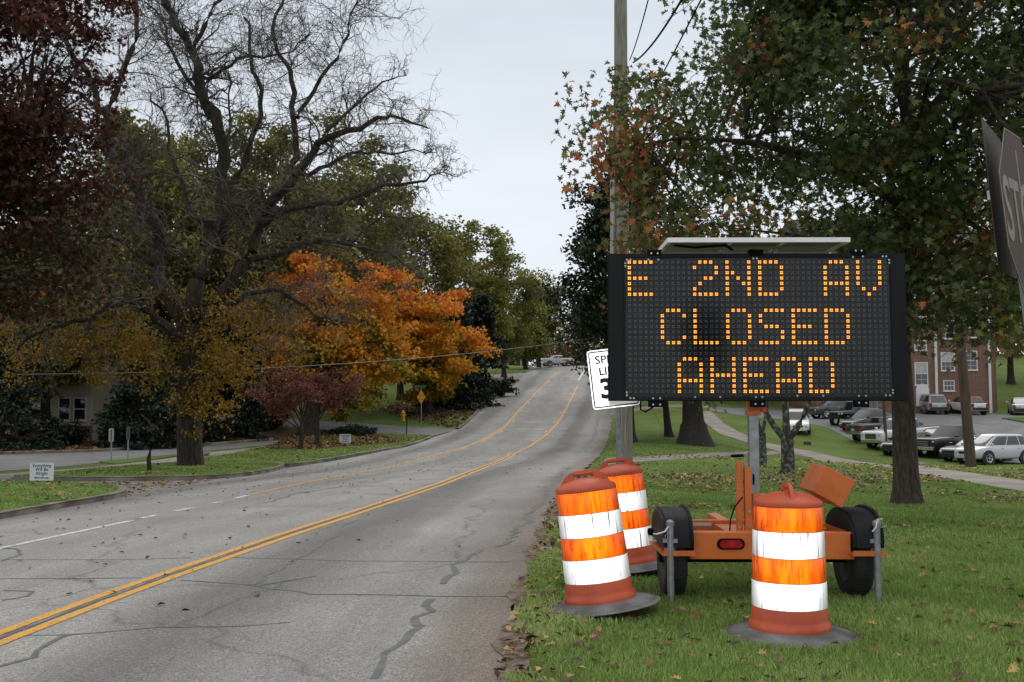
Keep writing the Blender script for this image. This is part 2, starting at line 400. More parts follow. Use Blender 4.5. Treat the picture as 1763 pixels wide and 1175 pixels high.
def road_mat():
    m, nt, b = mat_new('worn_road'); N = nt.nodes; L = nt.links
    t = N.new('ShaderNodeTexCoord'); uv = N.new('ShaderNodeUVMap'); sx = N.new('ShaderNodeSeparateXYZ'); L.new(uv.outputs[0], sx.inputs[0])
    def noise(s, d, src=None, sc=None, rough=.5):
        n = N.new('ShaderNodeTexNoise'); n.inputs['Scale'].default_value = s; n.inputs['Detail'].default_value = d; n.inputs['Roughness'].default_value = rough
        src = src or t.outputs['Object']
        if sc:
            mp = N.new('ShaderNodeMapping'); mp.inputs['Scale'].default_value = sc; L.new(src, mp.inputs[0]); src = mp.outputs[0]
        L.new(src, n.inputs[0]); return n.outputs['Fac']
    def ramp(src, *st):
        r = N.new('ShaderNodeValToRGB'); r.color_ramp.elements[0].position = st[0][0]; r.color_ramp.elements[0].color = (*st[0][1], 1)
        r.color_ramp.elements[1].position = st[-1][0]; r.color_ramp.elements[1].color = (*st[-1][1], 1)
        for p, c in st[1:-1]: e = r.color_ramp.elements.new(p); e.color = (*c, 1)
        L.new(src, r.inputs[0]); return r.outputs[0]
    def mulc(a, c):
        x = N.new('ShaderNodeMix'); x.data_type = 'RGBA'; x.blend_type = 'MULTIPLY'; x.inputs[0].default_value = 1; L.new(a, x.inputs[6]); L.new(c, x.inputs[7]); return x.outputs[2]
    agg = ramp(noise(75, 3, rough=.8), (.35, (.13, .128, .124)), (.5, (.24, .236, .228)), (.66, (.46, .45, .43)))
    agg = mulc(agg, ramp(noise(26, 5, rough=.7), (.34, (.80, .80, .80)), (.5, (1, 1, 1)), (.64, (1.22, 1.21, 1.19))))
    agg = mulc(agg, ramp(noise(.5, 6), (.3, (.86, .86, .87)), (.7, (1.1, 1.09, 1.06))))
    agg = mulc(agg, ramp(noise(1, 5, uv.outputs[0], (1.6, .10, 1)), (.3, (.84, .84, .85)), (.65, (1.08, 1.08, 1.06))))
    # lateral wear bands, u = metres from the right edge: shoulder, wheel tracks, oil band
    u10 = N.new('ShaderNodeMath'); u10.operation = 'DIVIDE'; u10.inputs[1].default_value = 12
    wob = N.new('ShaderNodeMath'); wob.operation = 'MULTIPLY_ADD'; wob.inputs[1].default_value = .9; L.new(noise(.18, 3), wob.inputs[0]); L.new(sx.outputs[0], wob.inputs[2])
    sb = N.new('ShaderNodeMath'); sb.operation = 'SUBTRACT'; sb.inputs[1].default_value = .45; L.new(wob.outputs[0], sb.inputs[0]); L.new(sb.outputs[0], u10.inputs[0])
    g = lambda x: (x, x, x)
    band = ramp(u10.outputs[0], (0, (.72, .60, .53)), (.036, (.84, .75, .69)), (.058, (1, 1, 1)), (.125, g(1.04)), (.175, g(.64)), (.215, g(.60)), (.26, g(1.0)), (.33, g(1.08)),
                (.42, g(1.08)), (.5, g(.90)), (.6, g(1.08)), (.70, g(1.08)), (.76, g(.68)), (.80, g(.74)), (.85, g(1.1)), (1, g(1.1)))
    L_ = mulc(agg, band)
    # fine dark cracks
    vo = N.new('ShaderNodeTexVoronoi'); vo.feature = 'DISTANCE_TO_EDGE'; vo.inputs['Scale'].default_value = .16
    wv = N.new('ShaderNodeVectorMath'); wv.operation = 'ADD'; nn = N.new('ShaderNodeTexNoise'); nn.inputs['Scale'].default_value = 1.1; nn.inputs['Detail'].default_value = 8
    L.new(t.outputs['Object'], nn.inputs[0]); L.new(nn.outputs['Color'], wv.inputs[0]); L.new(t.outputs['Object'], wv.inputs[1]); L.new(wv.outputs[0], vo.inputs[0])
    ck = ramp(vo.outputs['Distance'], (0, g(.66)), (.003, g(.8)), (.006, g(1)))
    L_ = mulc(L_, ck)
    L.new(L_, b.inputs['Base Color']); b.inputs['Roughness'].default_value = .8; b.inputs['Specular IOR Level'].default_value = .35
    bp = N.new('ShaderNodeBump'); bp.inputs['Strength'].default_value = .5; bp.inputs['Distance'].default_value = .01; L.new(noise(90, 2), bp.inputs['Height']); L.new(bp.outputs[0], b.inputs['Normal'])
    return m
M_road = road_mat()
M_asph = simple('grey_asphalt', (.20, .20, .205), .85, var=.3, scale=.8, bump=.1, detail=10)
M_path = simple('path_concrete', (.30, .27, .235), .9, col2=(.19, .165, .14), scale=.9, bump=.15, detail=10)
M_apron = simple('stained_drive', (.27, .235, .205), .9, col2=(.15, .12, .10), scale=1.6, bump=.2, detail=10)
M_kerb = simple('kerb_stone', (.26, .23, .20), .9, col2=(.10, .08, .06), scale=1.3, bump=.4, detail=10)
M_yel = simple('yellow_paint', (.66, .33, .045), .6, col2=(.34, .22, .09), scale=22, lo=.34, hi=.50, detail=8)
M_whi = simple('white_paint', (.66, .66, .64), .6, col2=(.34, .34, .33), scale=12, lo=.36, hi=.52, detail=8)
M_tar = simple('tar_seal', (.075, .075, .08), .7, col2=(.14, .14, .14), scale=9, lo=.35, hi=.7)

# --- main road
LPX = [(-500, 1000), (-300, 950), (0, 893), (200, 858), (483, 809), (640, 782), (735, 757), (790, 738), (820, 712), (850, 690), (888, 660), (905, 642), (914, 636)]
LXY = [(-11.5, -25), (-11.2, 0)] + [p for p in GX(LPX[1:]) if p[1] < 170]
LXY.sort(key=lambda p: p[1])
XL = interp([(p[1], p[0]) for p in LXY] + [(175, 3.6), (230, 8.5), (420, 26)])
ys = np.concatenate([np.arange(-25, 40, .5), np.arange(40, 110, 1.0), np.arange(110, 420, 2.0)])
nc = 14; V = []; UV = []
for i, y in enumerate(ys):
    xr = float(XR(y)) + .05 * math.sin(y * 2.1) + .04 * math.sin(y * 5.3 + 1); xl = float(XL(y))
    for j in range(nc + 1):
        x = xr + (xl - xr) * j / nc
        V.append((x, y, z1(x, y) + .016)); UV.append((xr - x, y))
F = [(i * (nc + 1) + j, i * (nc + 1) + j + 1, (i + 1) * (nc + 1) + j + 1, (i + 1) * (nc + 1) + j) for i in range(len(ys) - 1) for j in range(nc)]
me = bpy.data.meshes.new('road'); me.from_pydata(V, [], [f[::-1] for f in F]); me.update()
ul = me.uv_layers.new(name='UVMap')
for l in me.loops: ul.data[l.index].uv = UV[l.vertex_index]
tag(link('road', me, M_road), kind='structure')
roadpoly = [(float(XR(y)), y) for y in range(-25, 420, 3)] + [(float(XL(y)), y) for y in range(419, -26, -3)]

def ribbon(bm, path, w, dz, wj=0.0, step=.5):
    pts = densify(path, step) if step else path; n = len(pts); L = []; R = []
    for i, (x, y) in enumerate(pts):
        a = Vector(pts[max(i - 1, 0)]); b = Vector(pts[min(i + 1, n - 1)]); t = (b - a).normalized(); q = Vector((-t.y, t.x))
        ww = w / 2 * (1 + (random.uniform(-wj, wj) if wj else 0))
        for S, s in ((L, 1), (R, -1)):
            X = x + q.x * ww * s; Y = y + q.y * ww * s
            S.append(bm.verts.new((X, Y, z1(X, Y) + dz)))
    for i in range(n - 1): bm.faces.new((R[i], R[i + 1], L[i + 1], L[i]))
def offset(path, d):
    n = len(path); o = []
    for i, (x, y) in enumerate(path):
        a = Vector(path[max(i - 1, 0)]); b = Vector(path[min(i + 1, n - 1)]); t = (b - a).normalized()
        o.append((x - t.y * d, y + t.x * d))
    return o
DZM = .021
def marking(name, paths, mat, w=.11, wj=0, dz=DZM, step=.5):
    bm = bmesh.new()
    for p in paths: ribbon(bm, p, w, dz, wj, step)
    me = bpy.data.meshes.new(name); bm.to_mesh(me); bm.free()
    for p in me.polygons:
        pass
    return tag(link(name, me, mat), kind='structure')
YR = GX([(0, 1103), (125, 1055), (250, 1008), (396, 957), (500, 921), (600, 889), (709, 852), (785, 826), (849, 799), (885, 782), (917, 765), (942, 748), (961, 728), (975, 704), (985, 684), (995, 663)])
d0 = (Vector(YR[1]) - Vector(YR[0])).normalized()
YR = [tuple(Vector(YR[0]) - d0 * 14)] + YR; YR = smooth_path(YR, 2)
kk = [i for i, p in enumerate(YR) if p[1] > 46][0]
near = YR[:kk + 1]; far = YR[kk:]
def dashes(path, on, off, start=0):
    pts = densify(path, .25); o = []; acc = -start; cur = []
    for a, b in zip(pts, pts[1:]):
        d = (Vector(b) - Vector(a)).length
        if 0 <= acc % (on + off) < on and acc >= 0: cur.append(a)
        elif cur: o.append(cur + [a]); cur = []
        acc += d
    if len(cur) > 1: o.append(cur)
    return [c for c in o if len(c) > 1]
YL = smooth_path(GX([(432, 853), (560, 826), (700, 797), (760, 781), (812, 766), (845, 751), (868, 736), (890, 711), (912, 688), (935, 664), (958, 642)]), 2)
marking('yellow_line_right', [offset(near, .105), offset(near, -.105)], M_yel)
marking('yellow_line_hill', [far] + dashes(offset(far, .24), 1.6, 5.2), M_yel, .13)
marking('yellow_line_left', [YL] + dashes([p for p in offset(YL, -.24) if p[1] > 44], 1.6, 6.0), M_yel, .13)
WL = GX([(-260, 995), (-100, 967), (0, 947), (120, 921), (226, 899)])
marking('white_line_left', [smooth_path(WL, 2)] + [GX([a, b]) for a, b in [((243, 895), (270, 889)), ((302, 882), (332, 876)), ((362, 869), (380, 866)), ((405, 860), (428, 854))]], M_whi, .12)
marking('white_line_hill', [GX([(996, 655), (1007, 639)]), GX([(897, 727), (934, 727)]), GX([(886, 739), (934, 740)]), GX([(964, 648), (988, 649)]),
        GX([(926, 639), (1005, 639)])], M_whi, .18)
# --- tar sealed cracks: wandering ribbons
def crack(pts, w, jit=.05, dz=.0185):
    p = densify(GX(pts), .16)
    q = []; ox = oy = 0
    for x, y in p:
        ox = ox * .75 + random.gauss(0, jit * 1.5); oy = oy * .75 + random.gauss(0, jit); q.append((x + ox, y + oy))
    return (q, w)
CR = [crack([(645, 1175), (668, 1140), (660, 1130), (690, 1108), (728, 1082)], .05, .015), crack([(728, 1082), (720, 1066), (748, 1056), (732, 1046), (745, 1036)], .06, .012), crack([(760, 1010), (768, 1000), (786, 990), (782, 976), (808, 966), (835, 948)], .055, .015),
      crack([(850, 945), (880, 925), (905, 900), (925, 872)], .07, .03), crack([(925, 872), (950, 830), (985, 806)], .06, .03),
      crack([(0, 1152), (60, 1135), (105, 1102), (115, 1098)], .045, .012), crack([(0, 1038), (45, 1030), (52, 1022), (0, 1020)], .035, .008), crack([(0, 970), (32, 958), (30, 948), (0, 947)], .04, .008),
      crack([(48, 1098), (110, 1098), (260, 1085), (420, 1083), (500, 1076)], .022, .008), crack([(415, 1009), (470, 1018), (540, 1027), (650, 1028), (760, 1031), (900, 1031)], .028, .008),
      crack([(310, 1003), (415, 1009), (450, 1012), (550, 995)], .028, .008), crack([(0, 1000), (120, 1000), (240, 999)], .022, .006), crack([(0, 967), (210, 967), (330, 963)], .022, .005),
      crack([(400, 963), (620, 969), (880, 971)], .018, .005), crack([(440, 874), (640, 874), (880, 872)], .02, .004), crack([(560, 828), (700, 836), (900, 838)], .02, .004),
      crack([(430, 1010), (560, 940), (600, 905), (620, 897)], .03, .02), crack([(1018, 762), (1024, 745), (1030, 722)], .07, .03), crack([(640, 800), (740, 770), (800, 745)], .05, .05),
      crack([(455, 868), (520, 850), (600, 838)], .03, .03), crack([(540, 915), (575, 908), (570, 900)], .03, .02)]
bm = bmesh.new()
for k_, (q, w) in enumerate(CR): ribbon(bm, q, w, .0185 + .0004 * (k_ % 4), .35, None)
me = bpy.data.meshes.new('road_cracks'); bm.to_mesh(me); bm.free(); tag(link('road_cracks', me, M_tar), kind='structure')
mid = [(a[0], a[1]) for a in near if -5 < a[1] < 46]
bm = bmesh.new(); ribbon(bm, [(x + random.gauss(0, .012), y) for x, y in densify(mid, .2)], .04, .0203, .7, None)
me = bpy.data.meshes.new('centre_seam'); bm.to_mesh(me); bm.free(); tag(link('centre_seam', me, M_tar), kind='structure')

# --- terrain sheet
xs_ = np.unique(np.concatenate([np.arange(-1600, -160, 120), np.arange(-160, -50, 6), np.arange(-50, 60, 1.0), np.arange(60, 170, 6), np.arange(170, 1700, 120)]))
ys_ = np.unique(np.concatenate([np.arange(-200, -20, 20), np.arange(-20, 110, 1.0), np.arange(110, 260, 3), np.arange(260, 2600, 120)]))
gx, gy = np.meshgrid(xs_, ys_); gz = Z(gx, gy)
inside = pin(roadpoly, gx.ravel(), gy.ravel()).reshape(gx.shape)
gz = gz - np.where(inside, .03, 0)
V = np.stack([gx, gy, gz], -1).reshape(-1, 3); nx = len(xs_); ny = len(ys_)
i0 = (np.arange(ny - 1)[:, None] * nx + np.arange(nx - 1)[None]).ravel()
loops = np.stack([i0, i0 + 1, i0 + 1 + nx, i0 + nx], 1)
me = npmesh('ground', V, loops, np.full(len(i0), 4)); tag(link('ground', me, M_ground, smooth=True), kind='structure')

# --- left side: frontage road, path, driveway apron, raised lawns with kerbs, cross street
front_low = [(-700, 838), (-350, 830), (0, 812), (170, 798), (300, 784), (420, 771), (480, 764)]
front_up = [(480, 759), (330, 770), (150, 780), (0, 784), (-350, 792), (-700, 798)]
drape(GX(front_low + front_up), .014, 'frontage_road', M_asph, .8)
drape(GX([(-350, 842), (0, 829), (60, 823), (200, 808), (330, 797), (420, 781), (500, 770), (500, 764), (430, 773), (305, 788), (200, 801), (0, 817), (-350, 833)]), .02, 'footpath_left', M_path, .7)
drape(GX([(-500, 868), (0, 829), (100, 826), (250, 826), (370, 824), (487, 806), (500, 808), (330, 842), (200, 862), (170, 842), (0, 840), (-500, 880)]), .0125, 'driveway_apron', M_apron, .6)
drape(GX([(742, 752), (792, 739), (700, 735), (640, 731), (560, 726), (430, 716), (300, 710), (300, 720), (430, 727), (560, 741), (660, 748)]), .0145, 'cross_street', M_asph, 1)
drape(GX([(838, 650), (893, 655), (906, 642), (845, 645)]), .02, 'driveway_hill', M_path, 1)
def kerb_line(name, path, w=.16, h=.13, base=-.05):
    pts = densify(path, .4); prof = [(0, base), (0, h - .02), (.02, h), (w - .02, h), (w, h - .02), (w, base)]
    bm = bmesh.new(); rings = []; n = len(pts)
    for i, (x, y) in enumerate(pts):
        a = Vector(pts[max(i - 1, 0)]); b = Vector(pts[min(i + 1, n - 1)]); t = (b - a).normalized(); q = Vector((-t.y, t.x))
        zz = z1(x, y); rings.append([bm.verts.new((x + q.x * d, y + q.y * d, zz + hh + (random.uniform(-.006, .006)))) for d, hh in prof])
    for a, b in zip(rings, rings[1:]):
        for k in range(len(prof) - 1): bm.faces.new((a[k], b[k], b[k + 1], a[k + 1]))
    bmesh.ops.recalc_face_normals(bm, faces=bm.faces)
    me = bpy.data.meshes.new(name); bm.to_mesh(me); bm.free()
    return tag(link(name, me, M_kerb), kind='structure')
iA = [(-500, 985), (-250, 944), (0, 893), (120, 872), (180, 862), (203, 855), (205, 848), (185, 843), (120, 840), (0, 838), (-400, 850)]
iB = [(10, 829), (100, 829), (250, 829), (370, 826), (440, 818), (484, 807), (478, 802), (430, 799), (340, 798), (200, 809), (60, 824)]
iC = [(350, 799), (440, 799), (500, 803), (640, 780), (735, 757), (744, 752), (660, 749), (560, 744), (500, 752), (440, 775), (410, 783), (345, 792)]
A_xy = smooth_path(GX(iA), 1, True); B_xy = smooth_path(GX(iB), 1, True); C_xy = GX(iC)
for nm, p in (('lawn_left_front', A_xy), ('lawn_left_middle', B_xy)):
    drape(p, .115, nm, M_ground, .6, .13)
C_o = drape(C_xy, .07, 'lawn_left_back', M_ground, .8, .09)
drape(GX([(170, 797), (300, 784), (308, 786), (200, 801)]), .05, 'verge_strip', M_ground, .8, .05)
drape(GX([(-700, 795), (0, 782), (150, 778), (330, 768), (480, 757), (560, 742), (430, 728), (300, 722), (0, 730), (-700, 730)]), .05, 'mulch_bed', M_litter, 1.2, .06)
drape(GX([(500, 752), (560, 744), (640, 752), (715, 762), (640, 768), (540, 777), (440, 778)]), .085, 'leaf_litter_left', M_litter, .8, jit=.12)
drape(GX([(640, 704), (700, 719), (765, 718), (812, 705), (846, 686), (884, 659), (840, 653), (790, 662), (700, 688)]), .02, 'leaf_litter_hill', M_litter, 1.5, jit=.3)
fA = smooth_path(GX([(-400, 972)] + iA[2:9]), 1); kerb_line('kerb_front', fA, -.16)
kerb_line('kerb_middle', smooth_path(GX([(20, 830)] + iB[1:8]), 1), -.16)
kerb_line('kerb_back', GX(iC[1:6]), -.16, .11)
kerb_line('kerb_hill', GX([(786, 740), (795, 734), (820, 711), (850, 689), (886, 660), (893, 655)]), -.16, .12)
kerb_line('kerb_frontage', GX([(-350, 791), (0, 783), (150, 779), (330, 769), (470, 758)]), .16, .13)
kerb_line('kerb_hill_top', GX([(903, 642), (912, 637), (960, 632)]), -.16, .12)
# --- right side: footpath, drives, parking lot
fp_lo = [(1205, 709), (1214, 728), (1238, 747), (1290, 764), (1350, 780), (1400, 789), (1590, 819), (1763, 849), (2200, 935)]
fp_up = [(2200, 905), (1763, 829), (1621, 810), (1536, 801), (1400, 778), (1320, 763), (1275, 746), (1245, 729), (1224, 709)]
drape(GX(fp_lo + fp_up), .022, 'footpath_right', M_path, .8, jit=.02)
drape(GX([(1036, 802), (1100, 796), (1200, 790), (1290, 784), (1345, 781), (1345, 776), (1290, 778), (1200, 782), (1100, 787), (1044, 789)]), .0125, 'driveway_right', M_apron, .8, jit=.03)
drape(GX([(1050, 716), (1110, 706), (1220, 703), (1220, 699), (1110, 701), (1054, 707)]), .02, 'driveway_far', M_path, 1)
lotpx = [(1222, 708), (1300, 719), (1345, 723), (1425, 737), (1445, 747), (1480, 764), (1560, 783), (1640, 791), (1763, 800), (2300, 818), (2300, 714), (1763, 714), (1560, 713), (1430, 712), (1300, 703), (1222, 701)]
LOT = GX(lotpx); drape(LOT, .02, 'parking_lot', M_asph, 1.2)
drape(GX([(1725, 722), (1763, 729), (1900, 735), (1900, 724), (1763, 721)]), .12, 'lot_island', M_ground, 1, .12)
# dirt verge beside the road's right edge
vp = [(float(XR(y)) - .06 - .05 * math.sin(3 * y), y) for y in np.arange(3, 24, .4)] + [(float(XR(y)) + .15 + .07 * math.sin(1.7 * y) + .06 * math.sin(4.1 * y), y) for y in np.arange(23.6, 3, -.4)]
M_dirt = simple('verge_dirt', (.21, .165, .125), .95, col2=(.10, .075, .05), scale=9, bump=.8, detail=8)
drape(vp, .0225, 'dirt_verge', M_dirt, .25, jit=.03, edge=.2)
# ================================================================ trees
class Tubes:
    def __init__(s): s.g = {}
    def add(s, pts, r0, r1, sides=5):
        pts = np.asarray(pts, float); n = len(pts)
        r = np.linspace(r0, r1, n) if np.isscalar(r0) and r1 is not None else np.asarray(r0, float)
        s.g.setdefault((n, sides), []).append((pts, r))
    def mesh(s, name):
        Vs = []; Ls = []; base = 0; cnt = 0
        for (n, k), L in s.g.items():
            Pn = np.array([p for p, r in L]); R = np.array([r for p, r in L]); m = len(L)
            T = np.zeros_like(Pn); T[:, 1:-1] = Pn[:, 2:] - Pn[:, :-2]; T[:, 0] = Pn[:, 1] - Pn[:, 0]; T[:, -1] = Pn[:, -1] - Pn[:, -2]
            T /= np.linalg.norm(T, axis=2, keepdims=True) + 1e-9
            ref = np.where(np.abs(T[:, :, 2:3]) > .9, np.array([1., 0, 0]), np.array([0, 0, 1.]))
            U = np.cross(T, ref); U /= np.linalg.norm(U, axis=2, keepdims=True) + 1e-9; W = np.cross(T, U)
            a = np.arange(k) * 2 * PI / k
            ring = Pn[:, :, None] + R[:, :, None, None] * (U[:, :, None] * np.cos(a)[:, None] + W[:, :, None] * np.sin(a)[:, None])
            Vs.append(ring.reshape(-1, 3))
            ti, si, ki = np.meshgrid(np.arange(m), np.arange(n - 1), np.arange(k), indexing='ij')
            f = lambda s_, q: base + (ti * n + s_) * k + q
            q = np.stack([f(si, ki), f(si, (ki + 1) % k), f(si + 1, (ki + 1) % k), f(si + 1, ki)], -1).reshape(-1, 4)
            Ls.append(q); base += m * n * k; cnt += len(q)
        return npmesh(name, np.concatenate(Vs), np.concatenate(Ls), np.full(cnt, 4))
OAK = np.array([(0, -.12), (.03, .12), (.30, .06), (.16, .26), (.46, .34), (.40, .46), (.17, .44), (.40, .72), (.12, .68), (.10, .88), (0, 1.0)])
OAK = np.concatenate([OAK, (OAK[1:-1] * [-1, 1])[::-1]])
RHO = np.array([(0, 0), (.32, .45), (0, 1), (-.32, .45)])
MAP = np.array([(0, -.1), (.32, .02), (.22, .25), (.55, .45), (.28, .62), (.22, .70), (0, 1.05), (-.22, .70), (-.28, .62), (-.55, .45), (-.22, .25), (-.32, .02)])
def leaves(name, C, size, tmpl, rnd, mat, parent=None, droop=.35, flat=.6, rng=RNG):
    """one flat leaf per centre: real leaf outlines with random attitude"""
    n = len(C); size = np.broadcast_to(size, (n,))
    d = rng.normal(size=(n, 3)); d[:, 2] = d[:, 2] * flat - droop; d /= np.linalg.norm(d, axis=1, keepdims=True)
    nn = rng.normal(size=(n, 3)); nn[:, 2] += .9; u = np.cross(d, nn); u /= np.linalg.norm(u, axis=1, keepdims=True) + 1e-9
    k = len(tmpl)
    w = np.cross(u, d); fold = np.abs(tmpl[:, 0]) * .5 - (tmpl[:, 1] - .3) ** 2 * .45
    V = C[:, None] + size[:, None, None] * (u[:, None] * tmpl[None, :, 0:1] + d[:, None] * tmpl[None, :, 1:2] + w[:, None] * fold[None, :, None])
    me = npmesh(name, V.reshape(-1, 3), np.arange(n * k), np.full(n, k), rnd)
    return link(name, me, mat, parent)
def unit(n, rng): 
    v = rng.normal(size=(n, 3)); return v / np.linalg.norm(v, axis=1, keepdims=True)
def bez(a, b, c, n):
    t = np.linspace(0, 1, n)[:, None]; return (1 - t) ** 2 * a + 2 * t * (1 - t) * b + t * t * c
def leafy(name, label, base, top, tr, cc, cr, ncl, clr, nleaf, lsize, tmpl, lmat, bark, seed, group=None, cat='tree', shape='ball',
          limbs=8, extra=None, trunkpts=None, droop=.35, colf=None, inner=.45, zsq=.65, tiers=0, lower=None, forks=None, crown_name='crown'):
    """tree > trunk, crown. cc / cr: crown centre and radii in the world"""
    rng = np.random.default_rng(seed); cc = np.array(cc, float); cr = np.array(cr, float)
    root = empty(name, base, 0, label, cat, group); B = np.array(base, float)
    # clump centres
    cl = []
    while len(cl) < ncl:
        v = unit(1, rng)[0] * rng.uniform(inner, 1) ** .6
        if shape == 'cone':
            h = rng.uniform(0, 1) ** 1.35; a = rng.uniform(0, 2 * PI); rr = (1 - h) ** .8 * rng.uniform(.35, 1.08) + .03
            v = np.array([math.cos(a) * rr, math.sin(a) * rr, h * 2 - 1])
        elif shape == 'tall':
            h = rng.uniform(-1, 1); a = rng.uniform(0, 2 * PI); rr = (1 - abs(h) ** 3) * rng.uniform(.3, 1.0) * (.75 + .25 * math.sin(3 * a + h * 5))
            v = np.array([math.cos(a) * rr, math.sin(a) * rr, h])
        else:
            v *= .82 + .22 * math.sin(v[0] * 5 + seed) * math.cos(v[2] * 6 + seed * 2) + .12 * rng.normal()
        p = cc + v * cr
        if lower is not None and p[2] < lower: continue
        cl.append(p)
    if extra is not None: cl += [np.array(e_) for e_ in extra]; ncl = len(cl)
    cl = np.array(cl)
    T = Tubes(); topv = np.array(top, float)
    tp = np.array(trunkpts, float) if trunkpts is not None else bez(B, (B + topv) / 2 + rng.normal(size=3) * [.25, .25, 0], topv, 9)
    tp[0, 2] -= .15
    rad = tr * (1 - .8 * np.linspace(0, 1, len(tp)) ** 1.2); rad[0] *= 1.62; rad[1] *= 1.08
    # flare ring close to the ground
    L0_ = np.linalg.norm(tp[1] - tp[0]); rad[1] = tr; fl_ = [(.15, 1.62), (.27, 1.38), (.45, 1.2), (.75, 1.08)]
    fl_ = [(h_ * tr / .2 * .9, k_) for h_, k_ in fl_]; fl_ = [(min(h_, L0_ * .9), k_) for h_, k_ in fl_ if h_ < L0_ * .9]
    tp2 = np.insert(tp, [1] * len(fl_), [tp[0] + (tp[1] - tp[0]) * h_ / L0_ for h_, k_ in fl_], 0); rad2 = np.insert(rad, [1] * len(fl_), [tr * k_ for h_, k_ in fl_]); rad2[0] = tr * 1.9
    T.add(tp2, rad2, None, 14)
    prim = []
    order = rng.permutation(len(cl))[:limbs]
    for i in order:
        c = cl[i]; f = np.clip(.35 + .6 * (c[2] - cc[2] + cr[2]) / (2 * cr[2] + 1e-6) * .9, .3, .95)
        k = min(int(f * (len(tp) - 1)), len(tp) - 2); a = tp[k]
        mid = a * .45 + c * .55 + np.array([0, 0, .18 * np.linalg.norm(c - a)]) + rng.normal(size=3) * .2
        q = bez(a, mid, c, 9) + rng.normal(size=(9, 3)) * .04 * np.linalg.norm(c - a) / 9 * np.linspace(0, 1, 9)[:, None]
        prim.append(q); r_ = max(.03, rad[k] * .55); T.add(q, r_, .012, 6)
    PP = np.concatenate(prim + [tp[len(tp) // 2:]])
    for c in cl:
        dd = np.linalg.norm(PP - c, axis=1) + np.maximum(0, PP[:, 2] - c[2]) * .6
        j = np.argmin(dd); a = PP[j]; L_ = np.linalg.norm(c - a)
        if L_ < .2: continue
        q = bez(a, (a + c) / 2 + rng.normal(size=3) * .12 * L_ + [0, 0, .1 * L_], c, 5)
        T.add(q, min(.05, .012 * L_ + .01), .006, 4)
        for _ in range(3):
            e = c + np.clip(rng.normal(size=3), -1.2, 1.2) * clr * .7; m_ = q[rng.integers(2, 5)]
            T.add(np.array([m_, (m_ + e) / 2 + rng.normal(size=3) * .05, e]), .008, .004, 3)
    tk = link('trunk', T.mesh('trunk'), bark, None, True)
    # leaves
    n = nleaf // ncl; Cc = np.repeat(cl, n, 0); sz = clr * rng.uniform(.6, 1.25, ncl)
    off = np.clip(rng.normal(size=(len(Cc), 3)), -1.9, 1.9) * np.repeat(sz, n)[:, None] * np.array([.62, .62, .62 * zsq])
    C = Cc + off
    base_r = np.repeat(rng.uniform(0, 1, ncl), n)
    rn = np.clip(.45 * base_r + .55 * rng.uniform(0, 1, len(C)), 0, 1)
    if colf is not None: rn = np.clip(colf(C, rn, rng, cc, cr), 0, 1)
    cw = leaves(crown_name, C, lsize * rng.uniform(.65, 1.2, len(C)), tmpl, rn, lmat, None, droop, rng=rng)
    mi = Matrix.Translation(-Vector(base))
    for o in (tk, cw): o.data.transform(mi); o.parent = root
    return root

# leaf colours
L_oak = leafmat('oak_leaves', [(0, (.030, .040, .014)), (.3, (.050, .068, .022)), (.52, (.072, .095, .030)), (.66, (.11, .11, .032)), (.76, (.20, .11, .03)), (.88, (.28, .075, .035)), (1, (.38, .14, .06))], .25, gain=1.5)
L_red = leafmat('dark_red_leaves', [(0, (.022, .010, .008)), (.4, (.055, .014, .011)), (.72, (.10, .020, .015)), (.84, (.042, .045, .016)), (.92, (.05, .042, .016)), (1, (.20, .035, .025))], .2, gain=1.05)
L_ivy = leafmat('yellow_brown_leaves', [(0, (.08, .06, .016)), (.35, (.18, .115, .022)), (.65, (.31, .19, .026)), (.85, (.42, .25, .03)), (1, (.34, .14, .03))], .25, gain=1.08)
L_org = leafmat('orange_maple_leaves', [(0, (.07, .075, .012)), (.18, (.17, .15, .015)), (.32, (.42, .24, .02)), (.55, (.55, .22, .02)), (.8, (.58, .185, .03)), (1, (.55, .15, .05))], .35)
L_olive = leafmat('olive_leaves', [(0, (.05, .055, .017)), (.4, (.10, .105, .029)), (.8, (.17, .145, .038)), (1, (.12, .085, .025))], .3, gain=1.75)
L_ygreen = leafmat('yellow_green_leaves', [(0, (.065, .075, .016)), (.5, (.13, .14, .027)), (.8, (.20, .185, .04)), (1, (.30, .21, .04))], .28)
L_dark = leafmat('dark_evergreen_leaves', [(0, (.008, .014, .009)), (.5, (.014, .025, .015)), (1, (.028, .042, .022))], .08, .5)
L_mag = leafmat('magnolia_leaves', [(0, (.010, .016, .008)), (.6, (.018, .032, .013)), (.9, (.03, .045, .018)), (1, (.09, .06, .03))], .05, .38)
L_pink = leafmat('purple_red_leaves', [(0, (.06, .022, .018)), (.5, (.14, .045, .036)), (.85, (.21, .075, .055)), (1, (.28, .11, .05))], .25)
L_hill = leafmat('mixed_wood_leaves', [(0, (.03, .035, .014)), (.5, (.07, .065, .022)), (.75, (.14, .08, .025)), (1, (.16, .06, .025))], .2)

def ground3(px, py): x, y = G(px, py); return (x, y, z1(x, y))
def at(px, Y): x = (px - IW / 2) / FP * Y * 1.0; return (x, Y, z1(x, Y))

bark_brown = simple('bark_brown', (.075, .055, .043), .95, col2=(.022, .016, .013), scale=8, bump=1.0, stretch=(3, 3, .7))
